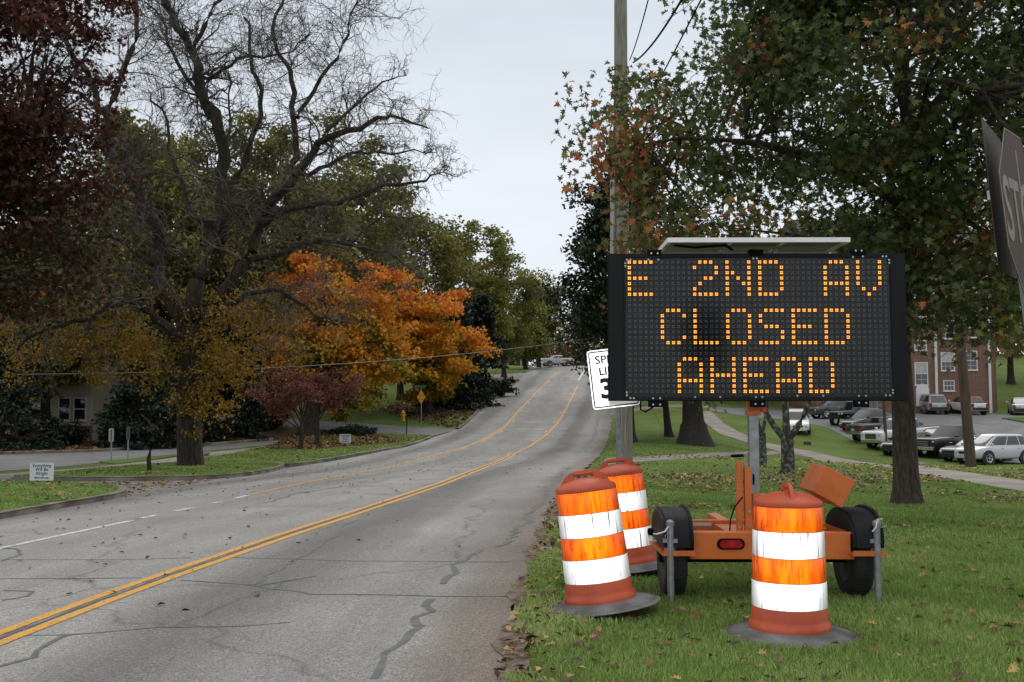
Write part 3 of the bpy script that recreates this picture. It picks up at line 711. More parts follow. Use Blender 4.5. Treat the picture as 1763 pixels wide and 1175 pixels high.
# --- big pin oak on the right
def colR(C, rn, rng, cc, cr):
    f = np.sin(C[:, 0] * 1.9 + 1) * np.cos(C[:, 2] * 2.3 + C[:, 1]) + .35 * np.sin(C[:, 2] * 5)
    edge = np.clip(-(C[:, 0] - 3.4) * .6, 0, 1) * np.clip((7.0 - C[:, 2]) * .7, 0, 1)
    return rn * .74 + .22 * (f > .55) * rng.uniform(0.3, 1.4, len(C)) + .26 * edge * rng.uniform(.4, 1.3, len(C)) + .10 * (C[:, 2] < 4.6) * rng.uniform(0, 1.6, len(C))
b = ground3(1562, 868)
leafy('pin_oak_tree', 'large green oak turning red, its single straight trunk rising just right of the message board', b, (b[0] + .1, b[1], 12.5), .185,
      (7.0, 16.6, 7.3), (4.9, 4.6, 5.1), 560, .60, 62000, .13, OAK, L_oak, bark_brown, 3, limbs=18, lower=2.75, colf=colR, zsq=.55,
      extra=[P(px_, py_, 15.4 + .9 * math.sin(px_ * 1.7 + py_)) for px_, py_ in [(1046, 176), (1040, 272), (1070, 200), (1090, 268), (1062, 316), (1120, 180), (1134, 250), (1110, 332), (1150, 300), (1164, 200), (1184, 262), (1150, 372), (1200, 340), (1098, 140), (1078, 240), (1048, 238), (1130, 215), (1100, 300), (1170, 150), (1210, 200), (1215, 280), (1190, 400), (1120, 395), (1095, 415), (1140, 425), (1230, 120),
          (1640, 520), (1682, 556), (1722, 520), (1750, 470), (1622, 560), (1660, 500), (1700, 590), (1600, 530), (1760, 540), (1590, 470), (1660, 470), (1600, 400), (1730, 420), (1500, 400), (1400, 390), (1300, 390), (1250, 400)]],
      trunkpts=[(b[0], b[1], b[2]), (b[0] - .02, b[1], 1.2), (b[0] - .05, b[1], 2.4), (b[0] - .02, b[1], 3.6), (b[0] + .08, b[1], 4.8), (b[0] + .15, b[1], 6), (b[0] + .1, b[1], 8), (b[0] + .1, b[1], 10), (b[0], b[1], 12)])
# --- near dark red tree on the far left
b = at(-150, 27)
leafy('red_oak_tree', 'dark burgundy leaved tree filling the left edge of the view', b, (b[0], b[1], 12), .3,
      (-15.7, 27.5, 8.2), (5.9, 4.4, 7.4), 440, .72, 56000, .165, OAK, L_red, bark_dark, 5, limbs=12, zsq=.6, lower=4.0,
      colf=lambda C, rn, rng, cc, cr: np.where(rng.uniform(0, 1, len(C)) < np.clip(.62 - (C[:, 2] - 3.5) * .09, .05, .7), .84 + .08 * rn, np.where(rn > .75, .75 + (rn - .75) * .2, rn)))
# --- magnolia overhanging the road
b = at(1078, 60)
leafy('magnolia_tree', 'glossy dark evergreen tree behind the utility pole overhanging the road', b, (b[0], b[1], 14), .4,
      (b[0] + .3, 60, 8.8), (5.2, 4.5, 7.6), 300, .8, 23000, .30, RHO, L_mag, bark_grey, 8, shape='tall', limbs=10, lower=3.4)
b = at(1076, 88)
leafy('magnolia_tree', 'dark evergreen with low boughs reaching over the road near the top of the hill', b, (b[0], b[1], 13), .4,
      (b[0] + .2, 88, 9.4), (6.8, 5, 4.4), 170, .8, 11000, .36, RHO, L_mag, bark_grey, 9, limbs=12, lower=7.3)
# --- right: trunks under the board
b = ground3(1196, 766)
leafy('oak_tree', 'thick trunked tree with low orange tinted leaves behind the left half of the message board', b, (b[0] - .3, b[1], 10), .62,
      (b[0] + .3, b[1], 6.5), (5.2, 4.5, 4.8), 170, .8, 12000, .26, OAK, L_oak, bark_dark, 12, limbs=10, lower=1.6,
      colf=lambda C, rn, rng, cc, cr: rn * .8 + .3 * (C[:, 2] < 4.5) * (rng.uniform(0, 1, len(C)) > .45))
b = ground3(1152, 752)
leafy('oak_tree', 'slender dark trunked tree just left of the thick trunk behind the board', b, (b[0], b[1], 7), .22,
      (b[0] + .4, b[1] + 1, 4.6), (3.2, 3, 2.8), 60, .7, 5000, .24, OAK, L_oak, bark_dark, 13, limbs=6, lower=1.4,
      colf=lambda C, rn, rng, cc, cr: rn * .75 + .28 * (rng.uniform(0, 1, len(C)) > .5))
# two lichen covered multi-stem trees right of the mast
def multistem(label, base, stems, seed, r0, tops=3.6):
    rng = np.random.default_rng(seed); root = empty('crape_myrtle_tree', base, 0, label, 'tree', 'lichen covered trees behind the trailer')
    T = Tubes(); B = np.array(base); fork = B + [0, 0, stems[0]]
    T.add(bez(B - [0, 0, .1], (B + fork) / 2 + [.02, 0, 0], fork, 6), np.array([r0 * 1.35, r0 * 1.05, r0, r0 * .97, r0 * .95, r0 * .95]), None, 10)
    cl = []
    for dx, dy, h, r in stems[1:]:
        e = fork + [dx, dy, h]; q = bez(fork - [0, 0, .05], fork + [dx * .85, dy * .8, h * .4], e, 8); T.add(q, r, r * .55, 8)
        for k in range(6):
            e2 = e + rng.normal(size=3) * [.7, .7, .4] + [dx * .6, 0, .9]; T.add(bez(q[-1 - rng.integers(0, 3)], (q[-1] + e2) / 2 + rng.normal(size=3) * .1, e2, 5), .03, .008, 5); cl.append(e2)
    tk = link('trunk', T.mesh('trunk'), bark_lichen, None, True)
    cl = np.array(cl); C = np.repeat(cl, 60, 0) + rng.normal(size=(len(cl) * 60, 3)) * .38
    cw = leaves('crown', C, .10 * rng.uniform(.7, 1.2, len(C)), RHO, rng.uniform(.2, 1, len(C)), L_oak, None, rng=rng)
    for o in (tk, cw): o.data.transform(Matrix.Translation(-Vector(base))); o.parent = root
multistem('lichen blotched trunk forking into three limbs on the grass right of the mast', ground3(1356, 816), [.85, (-.75, .1, 1.55, .085), (.02, .2, 1.6, .11), (.70, -.1, 1.65, .085)], 21, .165)
multistem('thin lichen blotched trunk close to the mast left of the forked one', ground3(1312, 804), [1.0, (-.28, 0, 1.5, .07), (.26, .1, 1.4, .06)], 22, .13)

# --- left: large bare tree with ivy, limbs traced from the photograph and given depth
def bare_tree():
    rng = np.random.default_rng(31); base = ground3(328, 808); Y0 = base[1]; B = np.array(base)
    root = empty('bare_tree', base, 0, 'huge bare limbed tree with yellow brown vine leaves round its trunk on the left lawn', 'tree')
    T = Tubes(); TW = Tubes(); tips = []; segs = []
    def px(pts, dy0=0, dy1=0):
        n = len(pts); q = [np.array(P(x, y, Y0 + dy0 + (dy1 - dy0) * i / (n - 1))) for i, (x, y) in enumerate(pts)]
        q = np.array(q)
        for _ in range(2):
            m = [q[0]]
            for a, b_ in zip(q, q[1:]): m += [a * .75 + b_ * .25, a * .25 + b_ * .75]
            m.append(q[-1]); q = np.array(m)
        return q
    limbs = [
        ([(318, 570), (292, 515), (266, 450), (272, 390), (246, 350), (212, 300), (188, 245), (179, 192)], 0, 2.0, .30, .15),
        ([(179, 192), (150, 140), (118, 75), (102, 5), (92, -60)], 2.0, 2.5, .15, .05), ([(179, 192), (206, 140), (237, 72), (226, 0), (232, -70)], 2, 1, .14, .05),
        ([(170, 185), (125, 158), (80, 135), (40, 110)], 2, 3.5, .09, .03), ([(150, 140), (115, 125), (88, 108)], 2.2, 1.5, .05, .02),
        ([(328, 570), (334, 500), (376, 420), (388, 330), (380, 235), (346, 150), (330, 90), (296, 25), (262, -40)], 0, -1.5, .34, .08),
        ([(346, 150), (330, 110), (352, 60), (380, -20)], -1, -2, .12, .05), ([(372, 210), (352, 190), (300, 100), (286, 40), (250, 5)], -1, 0, .10, .03), ([(340, 135), (410, 110), (470, 95), (545, 60)], -1, -3, .08, .008),
        ([(336, 600), (372, 545), (416, 455), (452, 380), (502, 300), (560, 242), (622, 212), (690, 200), (740, 222)], 0, -2.5, .32, .008),
        ([(502, 300), (512, 220), (500, 130), (470, 65), (488, -20)], -1, 0, .14, .04), ([(512, 200), (560, 130), (600, 60), (616, 0)], -.8, -2, .09, .02),
        ([(452, 380), (540, 352), (640, 332), (712, 310), (768, 300)], -1, -4, .15, .008), ([(416, 455), (500, 425), (590, 412), (680, 440), (730, 480)], -.5, -3.5, .14, .008),
        ([(388, 330), (430, 270), (450, 190), (438, 110), (420, 30)], -.5, 1, .14, .04), ([(560, 242), (600, 180), (650, 150), (700, 130)], -2, -1, .08, .008),
        ([(322, 585), (272, 548), (220, 522), (160, 540), (96, 560), (30, 602)], 0, -3, .2, .04), ([(300, 520), (250, 478), (190, 462), (120, 452)], 0, 2, .12, .03), ([(266, 450), (210, 420), (150, 400), (100, 405)], .5, -2, .11, .03),
        ([(340, 560), (390, 520), (450, 500), (520, 520), (580, 560)], 0, -2.5, .14, .03), ([(380, 420), (330, 360), (300, 300), (296, 230), (260, 170)], -.5, 2, .14, .03),
        ([(500, 300), (560, 290), (620, 262), (690, 258), (750, 270)], -1.5, 1.5, .10, .008), ([(600, 412), (650, 380), (720, 372)], -2, -3, .05, .008)]
    tr = px([(329, 812), (326, 760), (325, 700), (326, 640), (330, 600), (324, 560)]); tr[0, 2] -= .1
    rr = np.interp(np.linspace(0, 1, len(tr)), [0, .06, .25, 1], [.62, .50, .43, .42]); T.add(tr, rr, None, 16)
    def spawn(p, d, L_, r, lev):
        n = 7 if lev == 1 else (5 if lev == 2 else 4)
        pts = [p]; dd = d / np.linalg.norm(d)
        for i in range(n - 1):
            dd = dd + rng.normal(size=3) * (.36 if lev < 3 else .42) + np.array([0, 0, .06 if lev < 2 else -.03]); dd /= np.linalg.norm(dd); pts.append(pts[-1] + dd * L_ / (n - 1))
        TW.add(pts, r, r * .35, 4 if lev == 1 else 3)
        if lev >= 3: tips.append(pts[-1]); return
        k = {1: 7, 2: 5}[lev]
        for j in range(k):
            i = rng.integers(1, n); a = pts[i]; nd = dd + unit(1, rng)[0] * .95
            spawn(a, nd, L_ * rng.uniform(.38, .62), max(.0075, r * .45), lev + 1)
    XR7 = P(655, 300, Y0).x
    arc0 = lambda q: np.linalg.norm(np.diff(q, axis=0), axis=1).sum()
    for pts, a, b_, r0, r1 in limbs:
        q = px(pts, a, b_); wv_ = np.linspace(0, 1, len(q))[1:-1, None] * arc0(q); q[1:-1] += .10 * np.sin(wv_ * 2.3 + rng.uniform(0, 6, 3)) + .05 * np.sin(wv_ * 6.1 + rng.uniform(0, 6, 3)) + rng.normal(size=(len(q) - 2, 3)) * .02; T.add(q, r0, r1, 9)
        arc = np.linalg.norm(np.diff(q, axis=0), axis=1).sum(); k = int(arc * 3.0) + 3
        for j in range(k):
            t = rng.uniform(.22, 1) ** .8; i = min(int(t * (len(q) - 1)), len(q) - 2); d = q[i + 1] - q[i]; d /= np.linalg.norm(d)
            nd = d * .55 + unit(1, rng)[0] * .95 + [0, 0, .12]
            spawn(q[i], nd, (.42 if q[i][0] > XR7 else 1) * rng.uniform(1.3, 3.0) * (1.15 - .35 * t), max(.018, (r0 + (r1 - r0) * t) * .28), 1)
        segs.append(q)
    tk = link('trunk', T.mesh('trunk'), bark_grey, None, True); tw = link('twigs', TW.mesh('twigs'), bark_twig, None, True)
    # vine leaves: round the trunk and along the low limbs
    def cloud(cx, cy, rx, ry, rdep, n, k, dy=0):
        o = []
        for _ in range(k):
            a = rng.uniform(0, 2 * PI); q = rng.uniform(0, 1) ** .5
            o.append(np.array(P(cx + rx * q * math.cos(a), cy + ry * q * math.sin(a), Y0 + dy + rng.normal() * rdep)))
        o = np.array(o); return np.repeat(o, n // k, 0) + rng.normal(size=((n // k) * k, 3)) * .22
    Cs = [cloud(352, 650, 62, 80, .7, 2600, 60, -.6), cloud(385, 610, 40, 85, .7, 1500, 40, -.4), cloud(330, 705, 28, 40, .4, 700, 16, -.6), cloud(80, 560, 110, 62, 1.5, 3400, 60), cloud(185, 590, 85, 65, 1.3, 3000, 56),
          cloud(255, 620, 50, 60, 1, 1500, 32), cloud(20, 610, 45, 50, 1, 600, 20), cloud(460, 570, 75, 80, 1.4, 2600, 54, 1), cloud(410, 520, 110, 110, 2, 900, 60), cloud(200, 480, 120, 60, 2, 700, 40), cloud(330, 560, 120, 60, 1.6, 1100, 44), cloud(560, 560, 80, 60, 2, 700, 24, 2)]
    C = np.concatenate(Cs); C = C[(rng.uniform(0, 1, len(C)) < .8) & (np.sin(C[:, 0] * 2.6) * np.cos(C[:, 2] * 2.9) > -.62)]
    cw = leaves('vine_leaves', C, .125 * rng.uniform(.7, 1.35, len(C)), RHO, np.clip(rng.normal(.52, .26, len(C)) + .18 * np.sin(C[:, 0] * 1.7), 0, 1), L_ivy, None, droop=.7, rng=rng)
    for o in (tk, tw, cw): o.data.transform(Matrix.Translation(-Vector(base))); o.parent = root
bare_tree()
# broken dead sapling
b = ground3(257, 818); mb = MB()
pp = [Vector((b[0] + .02, b[1], b[2] - .05)), P(256, 790, b[1]), P(262, 760, b[1]), P(264, 742, b[1]), P(255, 724, b[1]), P(241, 713, b[1])]
mb.tube(pp, [.085, .07, .062, .05, .032, .02], 8).tube([pp[3], P(268, 735, b[1])], [.04, .02], 6)
o = mb.build('dead_sapling', bark_dark, smooth=True); tag(o, 'short crooked leafless trunk snapped at the top on the left lawn', 'tree')

# --- background trees on the left, back to front
BG = [  # px, Y, crown centre z, rx, rz, trunk, mat, label
    (250, 64, 12.0, 5.6, 8.6, 'olive', 'dull green oak behind the left side of the bare tree'),
    (350, 72, 13.6, 7.0, 9.2, 'olive', 'tall olive oak behind the middle of the bare tree'),
    (465, 70, 13.2, 6.4, 9.2, 'olive', 'tall olive oak behind the right fork of the bare tree'),
    (590, 78, 13.4, 6.6, 9.4, 'olive', 'tall brownish oak rising above the orange maple'),
    (690, 92, 14.0, 6.0, 8.4, 'olive', 'dark olive tree standing right of the tall oaks'),
    (800, 112, 15.0, 5.4, 8.6, 'ygreen', 'yellow green tree with a thin open top half way up the hill'),
    (868, 128, 15.0, 5.4, 7.6, 'ygreen', 'rounded yellow green tree next to the road near the hilltop'),
    (928, 158, 17.0, 4.6, 6.8, 'ygreen', 'light open tree farthest up the hill on the left'),
    (905, 150, 11.0, 3.6, 3.4, 'ygreen', 'low yellow green tree beside the hilltop lawn'),
    (80, 58, 7.5, 5.5, 6.0, 'olive', 'dull olive tree behind the house at the far left'),
    (-120, 60, 8.5, 7.0, 7.0, 'olive', 'dull olive tree beyond the left edge of the house'),
]
for i, (px_, Y_, cz, rx, rz, m_, lab) in enumerate(BG):
    b = at(px_, Y_)
    far_ = Y_ > 100
    leafy('background_tree', lab, b, (b[0], b[1], cz + rz * .6), .28, (b[0], b[1], cz), (rx, rx * .9, rz), 130 if not far_ else 110, 1.05 if not far_ else .95,
          21000 if not far_ else 11000, .36 if not far_ else .40, RHO, {'olive': L_olive, 'ygreen': L_ygreen}[m_], bark_dark, 100 + i, 'trees behind the left lawns', limbs=9, lower=b[2] + 2.0)
# orange maples
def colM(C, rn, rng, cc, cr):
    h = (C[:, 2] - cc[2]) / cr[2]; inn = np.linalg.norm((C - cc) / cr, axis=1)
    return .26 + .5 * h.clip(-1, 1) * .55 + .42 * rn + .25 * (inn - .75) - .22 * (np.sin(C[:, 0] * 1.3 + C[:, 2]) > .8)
b = ground3(735, 712)
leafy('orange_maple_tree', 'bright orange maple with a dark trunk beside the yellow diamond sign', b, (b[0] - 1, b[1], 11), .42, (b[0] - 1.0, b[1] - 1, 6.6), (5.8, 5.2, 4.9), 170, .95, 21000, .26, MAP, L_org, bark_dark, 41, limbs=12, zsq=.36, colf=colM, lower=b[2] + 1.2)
b = ground3(530, 752)
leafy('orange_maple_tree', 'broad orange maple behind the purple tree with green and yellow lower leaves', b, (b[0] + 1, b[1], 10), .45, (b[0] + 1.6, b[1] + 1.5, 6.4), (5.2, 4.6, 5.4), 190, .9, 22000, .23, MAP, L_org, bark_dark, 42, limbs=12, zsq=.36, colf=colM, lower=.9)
for (px_, py_, h, seed, lab) in [(545, 771, 3.1, 51, 'small purple red tree with a dark trunk next to the yard sign'), (517, 777, 3.0, 52, 'small purple red tree with pale slim trunk on the leaf strewn lawn')]:
    b = ground3(px_, py_)
    leafy('purple_tree', lab, b, (b[0], b[1], b[2] + 2.6), .12, (b[0] + (.7 if seed == 51 else -.7), b[1], b[2] + h - .1), (2.0, 1.8, 1.55), 70, .34, 4200, .13, RHO, L_pink, bark_grey, seed, 'purple leaved trees on the left lawn', limbs=9, zsq=.8, inner=.2)
# dark conifers and shrubs near the house
for i, (px_, Y_, h, r, lab) in enumerate([(5, 52, 5.6, 2.8, 'broad dark hemlock in front of the house left of its window'), (246, 54, 6.2, 2.3, 'dark hemlock hiding the right corner of the cream house'), (392, 62, 8.2, 2.4, 'tall dark evergreen behind the bare tree trunk'),
        (420, 68, 9.0, 2.6, 'tall dark evergreen right of the bare tree trunk'), (-90, 54, 6.0, 3.2, 'dark hemlock at the far left of the mulch bed'), (310, 58, 6.0, 2.4, 'dark hemlock directly behind the dead sapling'),
        (790, 86, 8.5, 3.0, 'dark green conical evergreen right of the bright orange maple'), (828, 98, 9.5, 3.0, 'dark evergreen behind the conical one on the hill lawn'), (772, 95, 12.0, 3.2, 'tall narrow dark evergreen above the orange maple')]):
    b = at(px_, Y_)
    leafy('evergreen_tree', lab, b, (b[0], b[1], b[2] + h * .95), .16, (b[0], b[1], b[2] + h / 2 + .1), (r, r, h / 2), 150, .5, 9000, .22 if Y_ < 75 else .34, RHO, L_dark, bark_dark, 200 + i, 'dark evergreens on the left', shape='cone', limbs=10, droop=.5, zsq=.35)
for i, (px_, py_, r, h, lab) in enumerate([(470, 742, 1.5, 1.9, 'rounded dark shrub left of the purple trees'), (612, 752, 1.6, .6, 'low dark shrub spreading behind the yard sign'), (122, 770, .8, 1.3, 'small bush under the lower house window'), (425, 741, 2.6, .5, 'low clipped green hedge in front of the cross street'),
        (775, 672, 2.3, 2.6, 'bulky dark shrub under the hillside evergreens')]):
    b = ground3(px_, py_)
    leafy('shrub', lab, b, (b[0], b[1], b[2] + h * .6), .05, (b[0], b[1], b[2] + h * .55), (r, r * .8, h * .55), 50, .28, 3000, .14, RHO, L_dark if i != 3 else L_ygreen, bark_dark, 300 + i, 'shrubs on the left lawns', cat='shrub', limbs=5, inner=.1, crown_name='foliage')
# trunks up the hill
for i, (px_, py_, lab) in enumerate([(822, 668, 'first slim trunk up the hill right of the dark shrub'), (836, 660, 'second slim trunk up the hill'), (866, 642, 'slim young tree on the hilltop lawn')]):
    b = ground3(px_, py_)
    leafy('hill_tree', lab, b, (b[0], b[1], b[2] + 7), .22 if i < 2 else .12, (b[0], b[1] + 1, b[2] + (7.5 if i < 2 else 4.8)), (3.4, 3, 3.6) if i < 2 else (2.6, 2.4, 2.6), 70, .8, 5200, .34, RHO, L_ygreen, bark_dark, 330 + i, 'slim trees along the hill verge', limbs=7)
# trees on the right behind the lot and board
for i, (px_, Y_, cz, rx, rz, m_, lab) in enumerate([(1330, 112, 10, 8, 7.5, L_olive, 'olive tree behind the brick building left end'), (1480, 125, 16, 9, 8, L_olive, 'tree standing behind the brick building roof'), (1740, 118, 13.5, 7, 6, L_olive, 'tree on the grassy slope right of the brick building'),
        (1200, 105, 9.5, 7, 6.5, L_hill, 'brownish tree beyond the far driveway'), (1880, 100, 9, 7, 7, L_olive, 'tree beyond the right edge of the parking lot'), (1260, 150, 14, 9, 7, L_olive, 'tall far tree behind the footpath end')]):
    b = at(px_, Y_)
    leafy('far_tree', lab, b, (b[0], b[1], cz + rz * .5), .35, (b[0], b[1], cz), (rx, rx * .8, rz), 110, 1.2, 8000, .45, RHO, m_, bark_dark, 400 + i, 'trees behind the parking lot', limbs=8, lower=b[2] + 2.2)
# the wood closing the view: reads as one mass
rng = np.random.default_rng(77)
def wood(n, x0, x1, y0, y1, hmax, mat, seed):
    r = np.random.default_rng(seed); k = n // 90
    cx = r.uniform(x0, x1, k); cy = r.uniform(y0, y1, k); g = Z(cx, cy); ch = g + r.uniform(.5, hmax, k)
    C = np.repeat(np.stack([cx, cy, ch], 1), 90, 0) + r.normal(size=(k * 90, 3)) * [2.2, 2.0, 1.5]
    rn = np.clip(.6 * np.repeat(r.uniform(0, 1, k), 90) + .4 * r.uniform(0, 1, len(C)), 0, 1)
    return C, rn, mat, r
for nm, a in (('far_wood_left', (34000, -150, -26, 78, 150, 13, L_olive, 1)), ('far_wood_hill', (20000, -22, 60, 222, 260, 9, L_hill, 2)), ('far_wood_right', (30000, 75, 240, 110, 240, 15, L_olive, 3)), ('far_wood_behind_building', (22000, 30, 90, 150, 215, 15, L_hill, 4))):
    C, rn, m_, r_ = wood(*a)
    o = leaves(nm.replace('_left', '').replace('_hill', '').replace('_right', '').replace('_behind_building', ''), C, .9 * r_.uniform(.6, 1.3, len(C)), RHO, rn, m_, None, rng=r_)
    tag(o, kind='stuff'); tag(o, {'far_wood_left': 'distant mass of trees behind the houses on the left', 'far_wood_hill': 'brown and green wood beyond the crest of the road', 'far_wood_right': 'distant mass of trees right of the brick building', 'far_wood_behind_building': 'distant mass of trees behind the brick building'}[nm], 'wood')
# ================================================================ drums
M_drum = simple('orange_drum_plastic', (.54, .088, .028), .5, col2=(.38, .052, .018), scale=3.5, bump=.06, detail=9)
R_org = retro('orange_retro_sheeting', (1.0, .125, .003), (.38, .36, .42), .95, wear=.34)
R_whi = retro('white_retro_sheeting', (.95, .95, .96), (.33, .31, .12), wear=.9)
M_ring = simple('ring_rubber', (.20, .20, .205), .9, col2=(.10, .095, .09), scale=5, bump=.4)
def make_drum(label):
    root = empty('traffic_drum', label=label, cat='traffic drum', group='orange and white construction drums')
    m = MB(); m.lathe([(0, .03), (.268, .03), (.272, .06), (.268, .085), (.256, .098), (.251, .12), (.2475, .193), (.2455, .196), (.2425, .366), (.2405, .370), (.2375, .525), (.2355, .529), (.2325, .697), (.2305, .701),
        (.2275, .856), (.229, .862), (.229, .885), (.222, .896), (.17, .925), (.10, .948), (0, .955)], 48)
    m.build('body', M_drum, root, True)
    for k, (a, b, ra, rb, mt, nm) in enumerate([(.196, .366, .2482, .2452, R_whi, 'white_band'), (.370, .525, .2432, .2402, R_org, 'orange_band'), (.529, .697, .2382, .2352, R_whi, 'white_band'), (.701, .856, .2332, .2302, R_org, 'orange_band')]):
        MB().lathe([(ra - .002, a), (ra, a + .003), (rb, b - .003), (rb - .002, b)], 48).build(nm, mt, root, True)
    h = MB()   # flat handle plate with two openings: arc and bars
    def arch(x): return .885 + .135 * (1 - abs(x / .185) ** 3.2) if abs(x) < .185 else .885
    outer = [(-.2 + .4 * i / 24) for i in range(25)]
    up = [(x, .893 + .118 * max(0, 1 - abs(x / .2) ** 3.4)) for x in outer]
    hole = [(-.075, .955), (.06, .955), (.068, .965), (.068, .978), (.06, .988), (-.075, .988), (-.083, .978), (-.083, .965)]
    # handle built as top bar, side webs and base web so the grip opening is real
    def plate(poly): h.prism(poly, lambda x, y, t: (x, t, y), -.012, .012)
    top = [p for p in up if -.084 <= p[0] <= .069]
    plate([(-.084, .99)] + [(-.084, .893 + .118 * (1 - abs(.084 / .2) ** 3.4))] + top + [(.069, .893 + .118 * (1 - abs(.069 / .2) ** 3.4)), (.069, .99)])
    plate([(x, z) for x, z in up if x <= -.084] + [(-.084, .893 + .118 * (1 - (.084 / .2) ** 3.4)), (-.084, .915)])
    plate([(.069, .915), (.069, .893 + .118 * (1 - (.069 / .2) ** 3.4))] + [(x, z) for x, z in up if x >= .069])
    plate([(-.084, .915), (.069, .915), (.069, .953), (-.084, .953)])
    h.tube([(-.083, 0, .989), (.068, 0, .989)], .016, 8).tube([(.12, -.018, .962), (.12, .018, .962)], .022, 14)
    h.build('handle', M_drum, root, True)
    r = MB()
    r.lathe([(.262, .0), (.262, .045), (.275, .052), (.30, .048), (.38, .028), (.43, .012), (.446, .004), (.444, 0)], 72, closed=True)
    rb = MB()
    for k in range(90):
        a = 2 * PI * k / 90; c, s = math.cos(a), math.sin(a)
        rb.beam((.285 * c, .285 * s, .050), (.42 * c, .42 * s, .016), .006, .006)
    ring = r.build('rubber_ring', M_ring, root, True); rb.build('ring_ribs', M_ring, ring)
    return root
def lean(o, x, y, rx, ry, rz): o.location = (x, y, z1(x, y) - .004); o.rotation_euler = (math.radians(rx), math.radians(ry), math.radians(rz))
d1 = make_drum('upright orange and white drum nearest the camera, in front of the trailer')
x, y = G(1360, 1092); lean(d1, x, y, 0, .3, 86)
d2 = copy_tree(d1); d2['label'] = 'tilted orange and white drum at the road edge, the front one of the leaning pair'
x, y = G(1035, 1052); lean(d2, x, y, -1, -7.2, -4); d2.location.z += .045
d3 = copy_tree(d1); d3['label'] = 'leaning orange and white drum half hidden behind the other tilted drum'
x, y = G(1084, 984); lean(d3, x, y, -1, -6.5, -3); d3.location.z += .045

# ================================================================ message board trailer
TY = 8.65; TX = (1305 - IW / 2) / FP * TY
M_oran = simple('orange_trailer_paint', (.56, .14, .024), .45, col2=(.42, .098, .018), scale=4, bump=.05, detail=8, lo=.3, hi=.55)
M_blk = simple('black_powder_coat', (.006, .006, .0075), .65, var=.3, scale=12, spec=.06)
M_blk2 = simple('black_plastic', (.009, .0095, .012), .5, spec=.18, var=.3, scale=6)
tr = empty('message_board_trailer', (TX, TY, 0), math.radians(-.6), 'orange trailer carrying a black electronic message board lit with amber words', 'message sign')
def w(m, name, mat, parent=tr, sm=False): return m.build(name, mat, parent, sm)
# local frame: x right, y away, z up; rear beam faces the camera at y = -.35
m = MB(); m.bb((-.64, -.40, .335), (.64, -.34, .545), .006); w(m, 'rear_beam', M_oran)
m = MB(); m.bb((-.66, -.36, .50), (.66, -.20, .535)); m.bb((-.66, .45, .42), (.66, .52, .55), .004); m.bb((-.66, -.338, .42), (-.60, .45, .54)); m.bb((.60, -.338, .42), (.66, .45, .54)); m.bb((-.3, -.19, .40), (.28, .44, .52))
m.bb((-.05, .521, .36), (.05, 2.2, .44)); m.bb((-.035, -.34, .55), (.035, -.30, .62)); w(m, 'frame', M_oran)
m = MB(); m.bb((-.84, -.10, .27), (.84, .0, .36), .005); w(m, 'axle', M_blk)
ls = simple('label_sticker', (.55, .5, .48), .5); w(MB().bb((-.48, .4435, .50), (-.32, .4465, .53)), 'sticker', ls)
tl = MB()
st = [(.105 * (1 if a < 0 or True else 0) * math.copysign(1, math.cos(a)) * .62 + .043 * math.cos(a), .043 * math.sin(a)) for a in np.linspace(0, 2 * PI, 24, endpoint=False)]
tlx = (1238 - 1305) / 208
tl.prism(st, lambda x, y, t: (tlx + x, t, .455 + y), -.412, -.401); q = w(tl, 'tail_light', M_blk)
st2 = [(x * .82, y * .72) for x, y in st]
M_lens = simple('red_lens', (.42, .012, .016), .2, var=.4, scale=30)
w(MB().prism(st2, lambda x, y, t: (tlx + x, t, .455 + y), -.420, -.4125), 'lens', M_lens, q)
